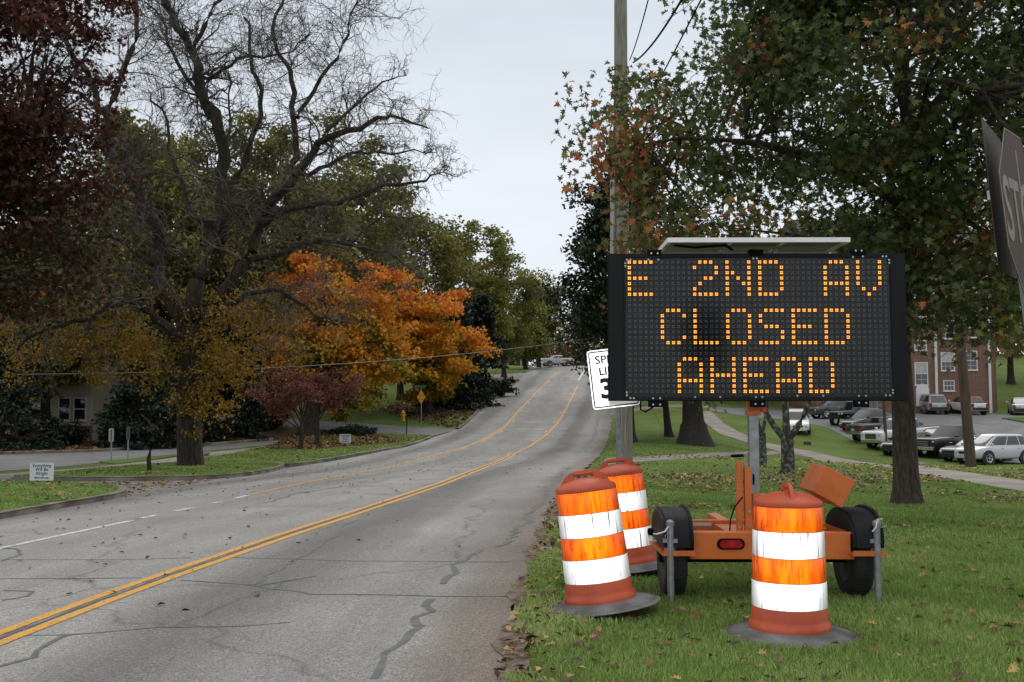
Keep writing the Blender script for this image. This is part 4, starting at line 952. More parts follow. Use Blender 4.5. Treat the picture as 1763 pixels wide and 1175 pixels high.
for sx in (-1, 1):
    c = .735 * sx
    m = MB(); prof = []
    m2 = Matrix.Translation((c, -.05, .33)) @ Matrix.Rotation(PI / 2, 4, 'Y')
    tyre = MB().lathe([(.20, -.085), (.29, -.098), (.318, -.088), (.330, -.07), (.332, 0), (.330, .07), (.318, .088), (.29, .098), (.20, .085)], 40, m2)
    for k in range(44):
        a = 2 * PI * k / 44
        tyre.box((c, -.05 + .332 * math.cos(a), .33 + .332 * math.sin(a)), (.13, .028, .008), Matrix.Rotation(a - PI / 2, 3, 'X'))
    wh = tyre.build('wheel', black_rub, tr, True)
    MB().lathe([(0, -.085), (.05, -.09), (.07, -.075), (.15, -.07), (.19, -.082), (.205, -.086), (.205, .086), (.19, .082), (.15, .07), (.07, .075), (.05, .09), (0, .085)], 28, m2).build('rim', simple('dark_rim', (.07, .07, .072), .6, .4), wh, True)
    SM_ = Matrix.Translation((c, -.05, 0)) @ Matrix.Diagonal((.9, .93, .93, 1)) @ Matrix.Translation((-c, .05, 0))
    wh.data.transform(SM_); wh.children[0].data.transform(SM_)
    # fender: rounded black plastic shell
    fm = MB(); n = 22; sec = []
    for i in range(n + 1):
        a = math.radians(2 + 176 * i / n)
        yy = -.05 - math.copysign(min(abs(math.cos(a)) ** .8, 1), math.cos(a)) * .41; zz = .405 + .30 * math.sin(a) ** .72
        sec.append((yy, zz))
    for k in range(n):
        (y0, z0), (y1, z1_) = sec[k], sec[k + 1]
        fm.face([(c - .115, y0, z0), (c + .115, y0, z0), (c + .115, y1, z1_), (c - .115, y1, z1_)])
    for side in (-.115, .115):
        fm.face([(c + side, yy, zz) for yy, zz in sec])
    bmesh.ops.remove_doubles(fm.bm, verts=fm.bm.verts, dist=.0005)
    es = [e for e in fm.bm.edges if len(e.link_faces) == 2 and e.calc_face_angle() > .8]
    bmesh.ops.bevel(fm.bm, geom=es, offset=.022, segments=3, affect='EDGES')
    fd = fm.build('fender', M_blk2, tr, True)
    w(MB().bb((c - .125, -.47, .385), (c + .125, -.455, .41)).bb((c - .13, -.47, .37), (c + .13, .37, .385)), 'fender_plate', M_oran)
    w(MB().bb((c - .12 * sx - .02, -.35, .34), (c - .12 * sx + .02, -.2, .43)).bb((min(.6 * sx, c - .1 * sx), -.30, .43), (max(.6 * sx, c - .1 * sx), .3, .5)), 'fender_bracket', M_oran)
    # jack leg
    jx = .80 * sx; jy = -.45; topx = jx - .0 * sx
    j = MB().tube([(jx, jy, .06), (jx, jy, .60)], .027, 14).tube([(jx, jy, .0), (jx, jy, .22)], .021, 12)
    j.lathe([(0, .60), (.034, .60), (.034, .63), (.02, .645), (0, .648)], 14, Matrix.Translation((jx, jy, 0)))
    jo = j.build('jack', steel, tr, True)
    # perforated mounting arm: plate with square holes
    a0, a1 = (jx - .16, jx - .03) if sx > 0 else (jx + .03, jx + .16)
    w(MB().bb((a0 if sx > 0 else a0, jy + .03, .435), (a1, jy + .045, .475)).bb((jx - .04, jy + .02, .37), (jx + .04, jy + .06, .53)).bb((jx - .055, jy - .01, .47), (jx + .055, jy + .03, .50)), 'bracket', steel, jo)
    w(MB().bb(*[((a0 + .015 + k * .028) if i == 0 else (jy + .026 if i == 1 else .447) for i in range(3)) for k in (0,)][0:1], (a0 + .02, jy + .0295, .462)) if False else MB().bb((a0 + .012, jy + .0265, .447), (a0 + .026, jy + .0295, .462)).bb((a0 + .045, jy + .0265, .447), (a0 + .059, jy + .0295, .462)).bb((a0 + .078, jy + .0265, .447), (a0 + .092, jy + .0295, .462)), 'bracket_holes', M_blk, jo)
    s_ = -1
    cr_ = MB().tube([(jx, jy - .01, .615), (jx - .05, jy - .05, .56), (jx - .12, jy - .09, .545), (jx - .155, jy - .09, .55)] if sx < 0 else [(jx, jy - .02, .60), (jx + .02, jy - .06, .66), (jx - .02, jy - .08, .66), (jx - .03, jy - .08, .60), (jx - .06, jy - .08, .565)], .007, 8)
    k2 = cr_.build('crank', simple('white_steel', (.6, .6, .6), .4, .5), jo, True)
    if sx < 0: MB().lathe([(0, 0), (.02, .006), (.024, .03), (.02, .055), (0, .06)], 12, Matrix.Translation((jx - .165, jy - .09, .535))).build('crank_knob', M_blk, k2, True)
    else: w(MB().tube([(jx + .02, jy - .02, .59), (jx + .06, jy - .03, .60), (jx + .09, jy - .03, .55)], .005, 6), 'cable', steel, jo, True)
    w(MB().bb((.635 * sx - .025, -.412, .40), (.635 * sx + .025, -.395, .53)), 'frame_clamp', M_blk)
# mast
mx_ = (1296 - 1305) / 208
m = MB()
for (a, b_) in (((-.038, -.038), (.038, -.032)), ((-.038, .032), (.038, .038)), ((-.038, -.032), (-.032, .032)), ((.032, -.032), (.038, .032))): m.bb((mx_ + a[0], .02 + a[1], .45), (mx_ + b_[0], .02 + b_[1], 1.62))
w(m, 'mast', steel)
w(MB().bb((mx_ - .045, -.025, 1.50), (mx_ + .045, .065, 1.66)).bb((mx_ - .055, -.035, 1.455), (mx_ + .055, .075, 1.50), .004).bb((mx_ + .05, .0, 1.48), (mx_ + .11, .04, 1.53)).tube([(mx_ + .08, -.03, 1.5), (mx_ + .08, .07, 1.5)], .014, 10), 'mast_collar', M_oran)
m = MB(); xo = (1273 - 1305) / 208
m.bb((xo - .055, -.12, .52), (xo - .01, -.06, 1.08)).bb((xo + .005, -.14, .52), (xo + .055, -.08, 1.035)).bb((xo + .07, -.14, .45), (xo + .19, -.06, .82)).bb((xo + .0, -.16, .50), (xo + .06, -.13, .62)); w(m, 'mast_brace', M_oran)
w(MB().tube([(xo + .02, -.11, 1.03), (xo + .0, -.11, 1.07), (xo + .005, -.11, 1.14), (xo + .03, -.11, 1.155)], .006, 8).tube([(xo + .03, -.11, 1.155), (xo + .05, -.11, 1.16)], .004, 6), 'winch_handle', steel, sm=True)
w(MB().tube([(xo - .10, -.11, 1.125), (xo - .0, -.11, 1.13)], .013, 10), 'winch_grip', M_blk, sm=True)
w(MB().lathe([(0, -.03), (.06, -.03), (.06, -.02), (.03, -.018), (.03, .018), (.06, .02), (.06, .03), (0, .03)], 20, Matrix.Translation((xo + .075, .02, .93)) @ Matrix.Rotation(PI / 2, 4, 'Y')), 'winch', M_blk, sm=True)
w(MB().tube([(xo - .02, -.16, .80), (xo - .09, -.18, .72), (xo - .13, -.2, .62), (xo - .14, -.22, .53), (xo - .14, -.3, .52)], .006, 6), 'brake_cable', M_blk, sm=True)
for k, (a, b_) in enumerate([((xo - .05, -.165, .56), 0), ((xo - .02, -.165, .62), 0), ((xo + .03, -.165, .56), 0), ((xo + .03, -.165, .68), 0)]):
    w(MB().lathe([(0, -.006), (.011, -.006), (.011, .004), (0, .004)], 6, Matrix.Translation(a) @ Matrix.Rotation(PI / 2, 4, 'X')), 'bolt', steel)
# battery box, rotated about y axis
bx = (1421 - 1305) / 208; q = Matrix.Rotation(math.radians(28.5), 3, 'Y')
bc = Vector((bx, .05, .885)); b0 = MB().box(bc, (.27, .42, .235), q, .006); bo = w(b0, 'battery_box', M_oran)
lid = MB().box(bc + q @ Vector((.112, 0, 0)), (.050, .432, .247), q, .004); w(lid, 'box_lid', M_oran, bo)
w(MB().box(bc + q @ Vector((.04, 0, .13)), (.06, .03, .02), q), 'latch', steel, bo)
w(MB().box(bc + q @ Vector((-.02, 0, .119)), (.10, .08, .002), q), 'box_label', ls, bo)
w(MB().beam((bx - .13, .05, .55), (bx - .05, .05, .78), .05, .08).bb((bx - .22, -.2, .545), (bx - .08, .2, .56)), 'box_stand', M_oran)
# message board cabinet
BW = .0; ppm = FP / (TY - .12)
def bxp(px): return (px - 1305) / ppm
def bzp(py, dy=-.12): return P(881.5, py, TY + dy).z
L0, R0 = bxp(1044), bxp(1556); T0, B0 = bzp(436.5), bzp(690.5)
l1, r1 = bxp(1071), bxp(1530); t1, b1 = bzp(442), bzp(686)
YF = -.12
m = MB(); m.bb((L0, YF + .012, B0), (R0, YF + .16, T0), .004)
w(m, 'cabinet', M_blk)
fr = MB()
fr.bb((L0 + .002, YF - .012, B0 + .003), (l1 - .0, YF + .0118, T0 - .002)).bb((r1, YF - .012, B0 + .003), (R0 - .002, YF + .0118, T0 - .002))
fr.bb((l1, YF - .018, t1 - .012), (r1, YF + .0118, T0 - .004), .002).bb((l1, YF - .018, B0 + .004), (r1, YF + .0118, b1 + .012), .002)
fr.bb((l1 - .008, YF - .020, B0 + .006), (l1 + .004, YF - .0125, T0 - .006)).bb((r1 - .004, YF - .020, B0 + .006), (r1 + .008, YF - .0125, T0 - .006))
w(fr, 'bezel', M_blk2)
pit = (r1 - l1 - .035) / 48; x0_ = l1 + .0175 + pit / 2; pz = pit * .993; zt = t1 - .027 - pz / 2 + .004
M_led_p = simple('led_panel_face', (.006, .007, .010), .8, col2=(.010, .012, .016), scale=3, spec=.1)
pn = MB(); pn.bb((l1, YF + .002, b1), (r1, YF + .0115, t1)); w(pn, 'led_panel', M_led_p)
M_seam = simple('panel_seam', (.004, .004, .005), .8); m = MB()
for k, rrow in enumerate((5, 10, 15, 20)):
    zc_ = zt - (rrow - .5) * pz; m.bb((l1 + .006, YF + .0005, zc_ - .0022), (r1 - .006, YF + .0022, zc_ + .0022))
for cc_ in range(6, 48, 6):
    xc_ = x0_ + (cc_ - .5) * pit; m.bb((xc_ - .0014, YF + .0009, b1 + .01), (xc_ + .0014, YF + .0024, t1 - .01))
w(m, 'panel_seams', M_seam)
FONT = {'E': ['11111', '10000', '10000', '11110', '10000', '10000', '11111'], '2': ['01110', '10001', '00001', '00110', '01000', '10000', '11111'], 'N': ['10001', '10001', '11001', '10101', '10011', '10001', '10001'],
        'D': ['11110', '10001', '10001', '10001', '10001', '10001', '11110'], 'A': ['01110', '10001', '10001', '10001', '11111', '10001', '10001'], 'V': ['10001', '10001', '10001', '10001', '10001', '01010', '00100'],
        'C': ['01110', '10001', '10000', '10000', '10000', '10001', '01110'], 'L': ['10000'] * 6 + ['11111'], 'O': ['01110', '10001', '10001', '10001', '10001', '10001', '01110'],
        'S': ['01111', '10000', '10000', '01110', '00001', '00001', '11110'], 'H': ['10001', '10001', '10001', '11111', '10001', '10001', '10001']}
lit = np.zeros((25, 48), bool)
for r0_, s in ((0, [('E', 0), ('2', 12), ('N', 18), ('D', 24), ('A', 36), ('V', 42)]), (9, [('C', 6), ('L', 12), ('O', 18), ('S', 24), ('E', 30), ('D', 36)]), (18, [('A', 9), ('H', 15), ('E', 21), ('A', 27), ('D', 33)])):
    for ch, c0 in s:
        for i, rw in enumerate(FONT[ch]):
            for j, v in enumerate(rw):
                if v == '1': lit[r0_ + i, c0 + j] = True
M_lit = emis('amber_led', (1.0, .35, .03), 1.6); M_unl = simple('unlit_led', (.27, .265, .245), .6, var=.35, scale=5, spec=.2)
M_halo = simple('led_socket', (.05, .045, .04), .6)
for nm, flag, mt in (('lit_leds', True, M_lit), ('unlit_leds', False, M_unl)):
    V = []; hs = .0050 if flag else .0031; sp = .0070 if flag else .0062
    for i in range(25):
        for j in range(48):
            if lit[i, j] != flag: continue
            cx_, cz_ = x0_ + j * pit, zt - i * pz
            for dx in (-sp, sp):
                for dz in (-sp, sp):
                    X_, Z_ = cx_ + dx, cz_ + dz; k = hs * (1 if flag else random.uniform(.9, 1.05)); f_ = k * .7
                    V.append([(X_ - k, YF + .0005, Z_ - f_), (X_ - f_, YF + .0005, Z_ - k), (X_ + f_, YF + .0005, Z_ - k), (X_ + k, YF + .0005, Z_ - f_), (X_ + k, YF + .0005, Z_ + f_), (X_ + f_, YF + .0005, Z_ + k), (X_ - f_, YF + .0005, Z_ + k), (X_ - k, YF + .0005, Z_ + f_), (X_, YF - .003, Z_)])
    V = np.array(V); n = len(V); b_ = (np.arange(n) * 9)[:, None, None]
    tri = np.array([(k, (k + 1) % 8, 8) for k in range(8)])[None] + b_
    o = link(nm, npmesh(nm, V.reshape(-1, 3), tri.reshape(-1, 3), np.full(n * 8, 3)), mt, tr); tag(o, kind='stuff')
# clear cover with real (unpainted) reflections
gm, nt_, b__ = mat_new('clear_cover'); N_ = nt_.nodes; tb = N_.new('ShaderNodeBsdfTransparent'); gb = N_.new('ShaderNodeBsdfGlossy'); gb.inputs['Roughness'].default_value = .13
fz = N_.new('ShaderNodeFresnel'); fz.inputs[0].default_value = 1.29; mxs = N_.new('ShaderNodeMixShader'); nt_.links.new(fz.outputs[0], mxs.inputs[0]); nt_.links.new(tb.outputs[0], mxs.inputs[1]); nt_.links.new(gb.outputs[0], mxs.inputs[2])
nt_.links.new(mxs.outputs[0], N_['Material Output'].inputs[0])
w(MB().bb((l1 + .004, YF - .0085, b1 + .004), (r1 - .004, YF - .0055, t1 - .004)), 'cover_pane', gm)
# bolts and clamps on the frame
bolt = simple('bolt_head', (.45, .45, .45), .35, .8)
bp = [(1075, 448), (1081, 448), (1072, 454), (1072, 459), (1112, 448), (1129, 448), (1293, 446), (1299, 446), (1465, 444), (1482, 443), (1516, 443), (1522, 443), (1527, 449), (1527, 454), (1073, 676), (1073, 681), (1079, 686), (1085, 686), (1118, 686), (1130, 686), (1190, 684), (1233, 684), (1294, 684), (1305, 684),
      (1365, 682), (1409, 682), (1470, 682), (1482, 682), (1516, 681), (1523, 681), (1528, 672), (1528, 677), (1118, 697), (1130, 697), (1293, 696), (1305, 696), (1470, 694), (1482, 694), (1117, 437), (1128, 437), (1470, 433), (1480, 433)]
me_b = MB().lathe([(0, -.006), (.006, -.005), (.0085, 0), (.0085, .004), (0, .004)], 8, Matrix.Rotation(-PI / 2, 4, 'X')).mesh('bolt'); me_b.materials.append(bolt)
for px_, py_ in bp:
    o = bpy.data.objects.new('bolt', me_b); COL.objects.link(o); o.parent = tr; o.location = (bxp(px_), YF - .024, bzp(py_)); o.rotation_euler = (PI, 0, 0)
for px_, up_ in ((1123, 0), (1299, 0), (1476, 0), (1123, 1), (1299, 1), (1476, 1)):
    z_ = bzp(434 if up_ else 694); w(MB().bb((bxp(px_ - 12), YF - .02, z_ - .035), (bxp(px_ + 12), YF + .05, z_ + .018), .003), 'clamp', M_blk)
w(MB().tube([(bxp(1100), 0, B0 + .02), (bxp(1100), 0, B0 - .07), (bxp(1108), 0, B0 - .09), (bxp(1122), 0, B0 - .05), (bxp(1130), 0, B0 + .02)], .007, 8), 'power_cable', M_blk, sm=True)
# the fold-down handles on the drum's left are crank knobs; solar panel
M_alu = simple('aluminium_frame', (.84, .84, .85), .45, .0, .1, 6); M_cell = simple('solar_backsheet', (.38, .37, .36), .6, var=.2, scale=3)
sx0, sx1 = bxp(1141) , bxp(1451); sy0, sy1 = -.30, .36; zz = P(881.5, 413.5, TY + sy0).z
m = MB(); m.bb((sx0, sy0, zz - .018), (sx1, sy0 + .03, zz + .02), .002).bb((sx0, sy1 - .03, zz - .018), (sx1, sy1, zz + .02)).bb((sx0, sy0 + .03, zz - .018), (sx0 + .03, sy1 - .03, zz + .02)).bb((sx1 - .03, sy0 + .03, zz - .018), (sx1, sy1 - .03, zz + .02))
sp_ = w(m, 'solar_panel', M_alu); w(MB().bb((sx0 + .03, sy0 + .03, zz + .0), (sx1 - .03, sy1 - .03, zz + .012)), 'backsheet', M_cell, sp_)
for k in (bxp(1252), bxp(1342)): w(MB().bb((k - .01, sy0 + .032, zz - .016), (k + .01, sy1 - .032, zz - .002)), 'cross_bar', M_alu, sp_)
w(MB().tube([(sx0 + .08, -.1, zz - .012), (sx0 + .25, -.1, zz - .03), (sx0 + .5, -.12, zz - .015), (sx0 + .56, -.1, zz - .05)], .010, 6), 'cable', M_blk, sp_, True)
w(MB().bb((bxp(1250) - .02, .0, T0), (bxp(1250) + .02, .04, zz - .018)).bb((bxp(1340) - .02, .0, T0), (bxp(1340) + .02, .04, zz - .018)).bb((bxp(1180), .045, T0 + .01), (bxp(1410), .07, T0 + .035)), 'panel_mount', steel)

# ================================================================ signs, poles
def text_mesh(s, size, font_w=1.0, ext=.001, off=0):
    cu = bpy.data.curves.new('t', 'FONT'); cu.body = s; cu.size = size; cu.align_x = 'CENTER'; cu.align_y = 'CENTER'; cu.extrude = ext; cu.offset = off; cu.resolution_u = 3
    o = bpy.data.objects.new('t', cu); COL.objects.link(o); dg = bpy.context.evaluated_depsgraph_get()
    me = bpy.data.meshes.new_from_object(o.evaluated_get(dg)); bpy.data.objects.remove(o); bpy.data.curves.remove(cu)
    me.transform(Matrix.Diagonal((font_w, 1, 1, 1)) ); me.transform(Matrix.Rotation(PI / 2, 4, 'X')); me.materials.clear(); return me
def rrect(w_, h_, r, n=5):
    o = []
    for cx_, cy_, a0 in ((w_ / 2 - r, h_ / 2 - r, 0), (-w_ / 2 + r, h_ / 2 - r, 90), (-w_ / 2 + r, -h_ / 2 + r, 180), (w_ / 2 - r, -h_ / 2 + r, 270)):
        for k in range(n): a = math.radians(a0 + 90 * k / (n - 1)); o.append((cx_ + r * math.cos(a), cy_ + r * math.sin(a)))
    return o
def plate_(m, poly, y0, y1): m.prism(poly, lambda x, y, t: (x, t, y), y0, y1); return m
def rim(m, w_, h_, r, th, y0, y1):
    A = rrect(w_, h_, r); B = rrect(w_ - 2 * th, h_ - 2 * th, max(.004, r - th)); n = len(A)
    for k in range(n):
        k2 = (k + 1) % n; m.prism([A[k], A[k2], B[k2], B[k]], lambda x, y, t: (x, t, y), y0, y1)
# speed limit sign on its leaning post
SY = 13.5; c = P(1056, 651, SY)
sg = empty('speed_limit_sign', (c.x, SY, z1(c.x, SY)), 0, 'tilted white speed limit sign sticking out behind the left edge of the message board', 'road sign')
ang = Matrix.Rotation(math.radians(6.6), 4, 'Y'); zc0 = c.z - sg.location.z
TM = Matrix.Translation((0, 0, zc0)) @ Matrix.Rotation(math.radians(-6.6), 4, 'Y')
def bt(m, nm, mat, parent, T_): 
    o = m.build(nm, mat, parent); o.data.transform(T_); return o
R_sign = retro('white_sign_sheeting', (.95, .95, .96), (.05, .05, .8), .30, .17, .95)
M_ink = simple('black_ink', (.012, .012, .012), .5)
bt(plate_(MB(), rrect(.61, .762, .04), 0, .003), 'sign_plate', R_sign, sg, TM)
m = MB(); rim(m, .58, .732, .032, .017, -.0015, -.0004); bt(m, 'border', M_ink, sg, TM)
for s, z_, sz, fw in (('SPEED', .247, .118, 1.08), ('LIMIT', .096, .118, 1.05), ('35', -.137, .29, 1.1)):
    me = text_mesh(s, sz * 1.22, fw, .0006, .012 if s == '35' else .003); me.transform(Matrix.Translation((0, -.0012, z_))); me.transform(TM); link('lettering', me, M_ink, sg)
pb = Vector((P(1079, 905, SY).x - c.x, .03, -.1)); ptop = Vector((P(1062, 700, SY).x - c.x, .03, zc0 + .35)); dirp = (Vector((P(1062, 700, SY).x - c.x, .03, P(1, 700, SY).z - sg.location.z)) - pb)
ptop = pb + dirp * ((zc0 + .33 - pb.z) / dirp.z)
m = MB(); m.beam(pb, ptop, .012, .05).beam(pb + Vector((.022, -.012, 0)), ptop + Vector((.022, -.012, 0)), .03, .006).beam(pb + Vector((-.022, -.012, 0)), ptop + Vector((-.022, -.012, 0)), .03, .006)
m.build('post', steel, sg)
# utility pole
UY = 26.5
M_pole = simple('weathered_pole', (.30, .29, .24), .95, col2=(.14, .135, .11), scale=9, bump=.6, stretch=(5, 5, .22), detail=10)
b = at(1074, UY)
up = empty('utility_pole', b, 0, 'tall weathered wooden utility pole behind the speed limit sign', 'utility pole')
m = MB(); pts = [P(1075, 830, UY), P(1074.5, 700, UY), P(1070, 440, UY), P(1069, 200, UY), P(1068.5, 0, UY), P(1068, -180, UY)]
pts = [p - Vector(b) for p in pts]; pts[0].z = -.2
m.tube(pts, [.215, .21, .20, .178, .165, .155], 20); m.build('pole', M_pole, up, True)
m = MB(); q0 = P(1061, 720, UY) - Vector(b); q1 = P(1053.5, 440, UY) - Vector(b); q2 = P(1054, 292, UY) - Vector(b)
m.beam(q0 + Vector((-.05, -.12, 0)), q1 + Vector((0, -.12, 0)), .10, .05).beam(q1 + Vector((0, -.12, 0)), q2 + Vector((0, -.1, 0)), .12, .05); m.build('riser_board', simple('grey_riser', (.42, .42, .40), .8, col2=(.25, .25, .24), scale=3, stretch=(8, 8, .4)), up)
m = MB(); m.tube([q0 + Vector((.02, -.17, 0)), q1 + Vector((.03, -.16, 0)), P(1056, 240, UY) - Vector(b) + Vector((0, -.1, 0)), P(1058, 140, UY) - Vector(b) + Vector((0, -.15, 0)), P(1055, 139, UY) - Vector(b) + Vector((-.1, -.15, .02))], .018, 6); m.build('conduit', M_blk, up, True)
b_v = Vector(b)
for nm, a_, z__, lab in ((0, (1090, 108, 26), (1165, -12, 13), 'first'), (0, (1128, 135, 26), (1206, -12, 12), 's'), (0, (1085, 95, 26), (1118, -12, 16), 't')):
    pass
def wire(label, p, q, r, sag, group='overhead wires'):
    p = Vector(p); q = Vector(q); n = 14
    o = MB().tube([p.lerp(q, i / n) - Vector((0, 0, sag * 4 * (i / n) * (1 - i / n))) for i in range(n + 1)], r, 6).build('wire', M_blk, None, True)
    tag(o, label, 'wire', group); return o
wire('thick black cable rising steeply right of the utility pole', P(1090, 108, 26.4), P(1185, -20, 14), .02, .15)
wire('black cable rising toward the oak leaves, rightmost of the three', P(1062, 262, 26.4), P(1222, -30, 12), .012, .1)
wire('thin black cable closest to the utility pole top', P(1084, 104, 26.4), P(1121, -20, 18), .013, .1)
wire('long grey wire crossing low in front of the orange maples', P(30, 645, 40), P(1075, 574, 62), .014, .55).data.materials[0] = simple('grey_wire', (.35, .35, .35), .5)
wire('faint wire running from the hill trees to the magnolia', P(830, 565, 90), P(1060, 535, 60), .012, .3)
# leaning wooden pole on the right and short post
def woodpole(label, px0, py0, px1, py1, r, mat):
    b = ground3(px0, py0); t = P(px1, py1, b[1]); m = MB().tube([Vector((b[0], b[1], b[2] - .15)), (Vector(b) + t) / 2, t], [r * 1.12, r, r * .85], 12)
    o = m.build('wooden_pole', mat, None, True); tag(o, label, 'pole', 'wooden poles beside the parking lot'); return o
woodpole('dark wooden pole leaning left on the grass in front of the white car', 1672, 806, 1648, 520, .16, simple('dark_pole_wood', (.10, .07, .05), .9, col2=(.05, .035, .025), scale=6, bump=.5, stretch=(4, 4, .3)))
woodpole('thin brown pole left of the oak trunk beside the parked trucks', 1526, 778, 1517, 600, .10, MATS['dark_pole_wood'])
# oblique stop sign at the right edge
OY = 4.5
M_stop = simple('faded_stop_red', (.085, .042, .030), .75, col2=(.052, .032, .024), scale=4, detail=10, bump=.1); M_signback = simple('dull_sign_back', (.07, .055, .05), .8, var=.4, scale=3, detail=10)
M_let = simple('grey_lettering', (.26, .22, .21), .7, var=.3, scale=20)
cs = P(1762, 375, OY); bs = (P(1778, 1100, OY).x, OY); gz_ = z1(cs.x + .05, OY)
ss = empty('stop_sign', (cs.x, OY, gz_), 0, 'faded stop sign seen almost edge on at the right edge of the view', 'road sign')
dzc = cs.z - gz_
tilt = Matrix.Rotation(math.radians(-5.6), 4, 'Y')
yaw = Matrix.Rotation(math.radians(-61), 4, 'Z')
a_view = math.atan2(cs.x, OY)
TS = Matrix.Translation((0, 0, dzc)) @ tilt @ Matrix.Rotation(a_view * -1 + math.radians(-80.5 + 0), 4, 'Z').inverted() if False else Matrix.Translation((0, 0, dzc)) @ tilt @ Matrix.Rotation(-(a_view) + math.radians(79), 4, 'Z')
R8 = .375 / math.cos(PI / 8)
octo = [(R8 * math.cos(PI / 8 + k * PI / 4), R8 * math.sin(PI / 8 + k * PI / 4)) for k in range(8)]
bt(plate_(MB(), octo, 0, .0025), 'sign_plate', M_stop, ss, TS)
edge_m = MB()
for k in range(8):
    p_, q_ = Vector(octo[k]), Vector(octo[(k + 1) % 8]); edge_m.prism([p_, q_, q_ * .985, p_ * .985], lambda x, y, t: (x, t, y), -.0016, -.0004)
bt(edge_m, 'border', M_let, ss, TS)
me = text_mesh('STOP', .385, .76, .0008, .006); me.transform(Matrix.Translation((0, -.0016, -.0))); me.transform(TS); link('lettering', me, M_let, ss)
# galvanised perforated square post
pt = MB(); hol = MB(); pbm = Vector((P(1790, 1120, OY).x - cs.x, .03, 0)); d_ = Vector((-.098, 0, 1)).normalized(); pc_ = TS @ Vector((.02, .028, 0)); base_p = pc_ - d_ * (pc_.z + .1) / d_.z
top_p = pc_ + d_ * .30
pt.beam(base_p, top_p, .045, .045, .003)
for k in range(64):
    c_ = base_p + d_ * (.25 + k * .035)
    if c_.z < dzc + .3: hol.box(c_ + Vector((0, -.0232, 0)), (.011, .002, .011), Matrix.Rotation(math.radians(-5.6), 3, 'Y'))
pt.build('post', simple('post_steel', (.30, .33, .36), .5, .5, .25, 10), ss); o = hol.build('post_holes', M_blk, ss); tag(o, kind='stuff')
s2c = P(1722, 348, OY + .12)
s2 = empty('sign_back', (s2c.x, OY + .12, z1(s2c.x, OY)), 0, 'dark back of a second sign mounted beside the stop sign', 'road sign'); dz2 = s2c.z - s2.location.z
T2 = Matrix.Translation((0, 0, dz2)) @ Matrix.Rotation(math.radians(-4.8), 4, 'Y') @ Matrix.Rotation(-a_view + math.radians(84), 4, 'Z')
bt(plate_(MB(), rrect(.62, .66, .03), 0, .0025), 'sign_plate', M_signback, s2, T2)
bt(MB().bb((-.25, .0027, -.02), (.28, .02, .02)), 'bracket', steel, s2, T2)
# yard signs
def yard(px_, py_, wpx, lab, yaw_=0):
    b = ground3(px_, py_ + 4); s_ = FP / b[1]; W = wpx / s_; H = W * .74
    r = empty('yard_sign', (b[0], b[1], b[2] + .11), math.radians(yaw_), lab, 'yard sign', 'white yard signs with black lettering')
    plate_(MB(), rrect(W, H, .01, 2), 0, .006).build('panel', simple('coroplast', (.62, .64, .68), .6, var=.05), r).location = (0, 0, H / 2 + .06)
    for s, z_, sz in (('Everything', .345, .15), ('Will Be', .125, .15), ('Alright', -.095, .15), ('#RomeStrong', -.335, .085)):
        me = text_mesh(s, sz * W * 1.28, .95, .0005, .0015); me.transform(Matrix.Translation((0, -.002, z_ * H + H / 2 + .06))); link('lettering', me, M_ink, r)
    for x_ in (-W * .3, W * .3): MB().tube([(x_, .003, -.12), (x_, .003, .08)], .005, 6).build('stake', steel, r)
yard(71, 836, 41, 'white yard sign reading Everything Will Be Alright on the near left lawn')
yard(594.5, 764, 20, 'small white yard sign beside the purple trees on the left lawn', -4)
# edge-on street signs by the frontage road
for px_, py_, tp, wpx, lab in ((191, 796, 738, 9, 'small grey sign on a post by the frontage road, left one of two'), (220, 791, 735, 6, 'small blue grey sign on a post by the frontage road, right one of two')):
    b = ground3(px_, py_); s_ = FP / b[1]; r = empty('street_sign', b, 0, lab, 'road sign', 'small signs by the frontage road')
    h = P(px_, tp, b[1]).z - b[2]
    MB().tube([(0, 0, -.1), (0, 0, h)], .03, 8).build('post', simple('sign_post_grey', (.34, .34, .33), .6, .3), r)
    plate_(MB(), rrect(wpx / s_, .55, .05), -.036, -.032).build('sign_plate', simple('sign_face_grey', (.38, .40, .38), .6) if wpx > 7 else simple('sign_face_blue', (.10, .12, .18), .6), r).location = (0, 0, h - .27)
    MB().bb((-.02, -.0385, h - .5), (.02, -.0365, h - .06)).build('sign_stripe', M_ink, r)
# dead end diamond sign with a street name blade
b = ground3(725, 738); s_ = FP / b[1]
r = empty('dead_end_sign', b, 0, 'yellow diamond warning sign under a green street name blade at the cross street', 'road sign')
M_ysg = simple('yellow_sign', (.78, .42, .01), .5, var=.08)
zc_ = P(725, 684, b[1]).z - b[2]; D = 12.0 / s_
MB().tube([(0, 0, -.1), (0, 0, zc_ + D * 1.35)], .035, 8).build('post', steel, r)
plate_(MB(), [(0, -D), (D * .62, 0), (0, D), (-D * .62, 0)], -.045, -.04).build('sign_plate', M_ysg, r).location = (0, 0, zc_)
for s, dz in (('DEAD', .10), ('END', -.16)):
    me = text_mesh(s, .20, .7, .0006); me.transform(Matrix.Translation((0, -.047, zc_ + dz))); link('lettering', me, M_ink, r)
MB().bb((-.3, -.012, zc_ + D * 1.3), (.3, .012, zc_ + D * 1.3 + .2)).build('name_blade', simple('green_blade', (.02, .13, .07), .5), r)
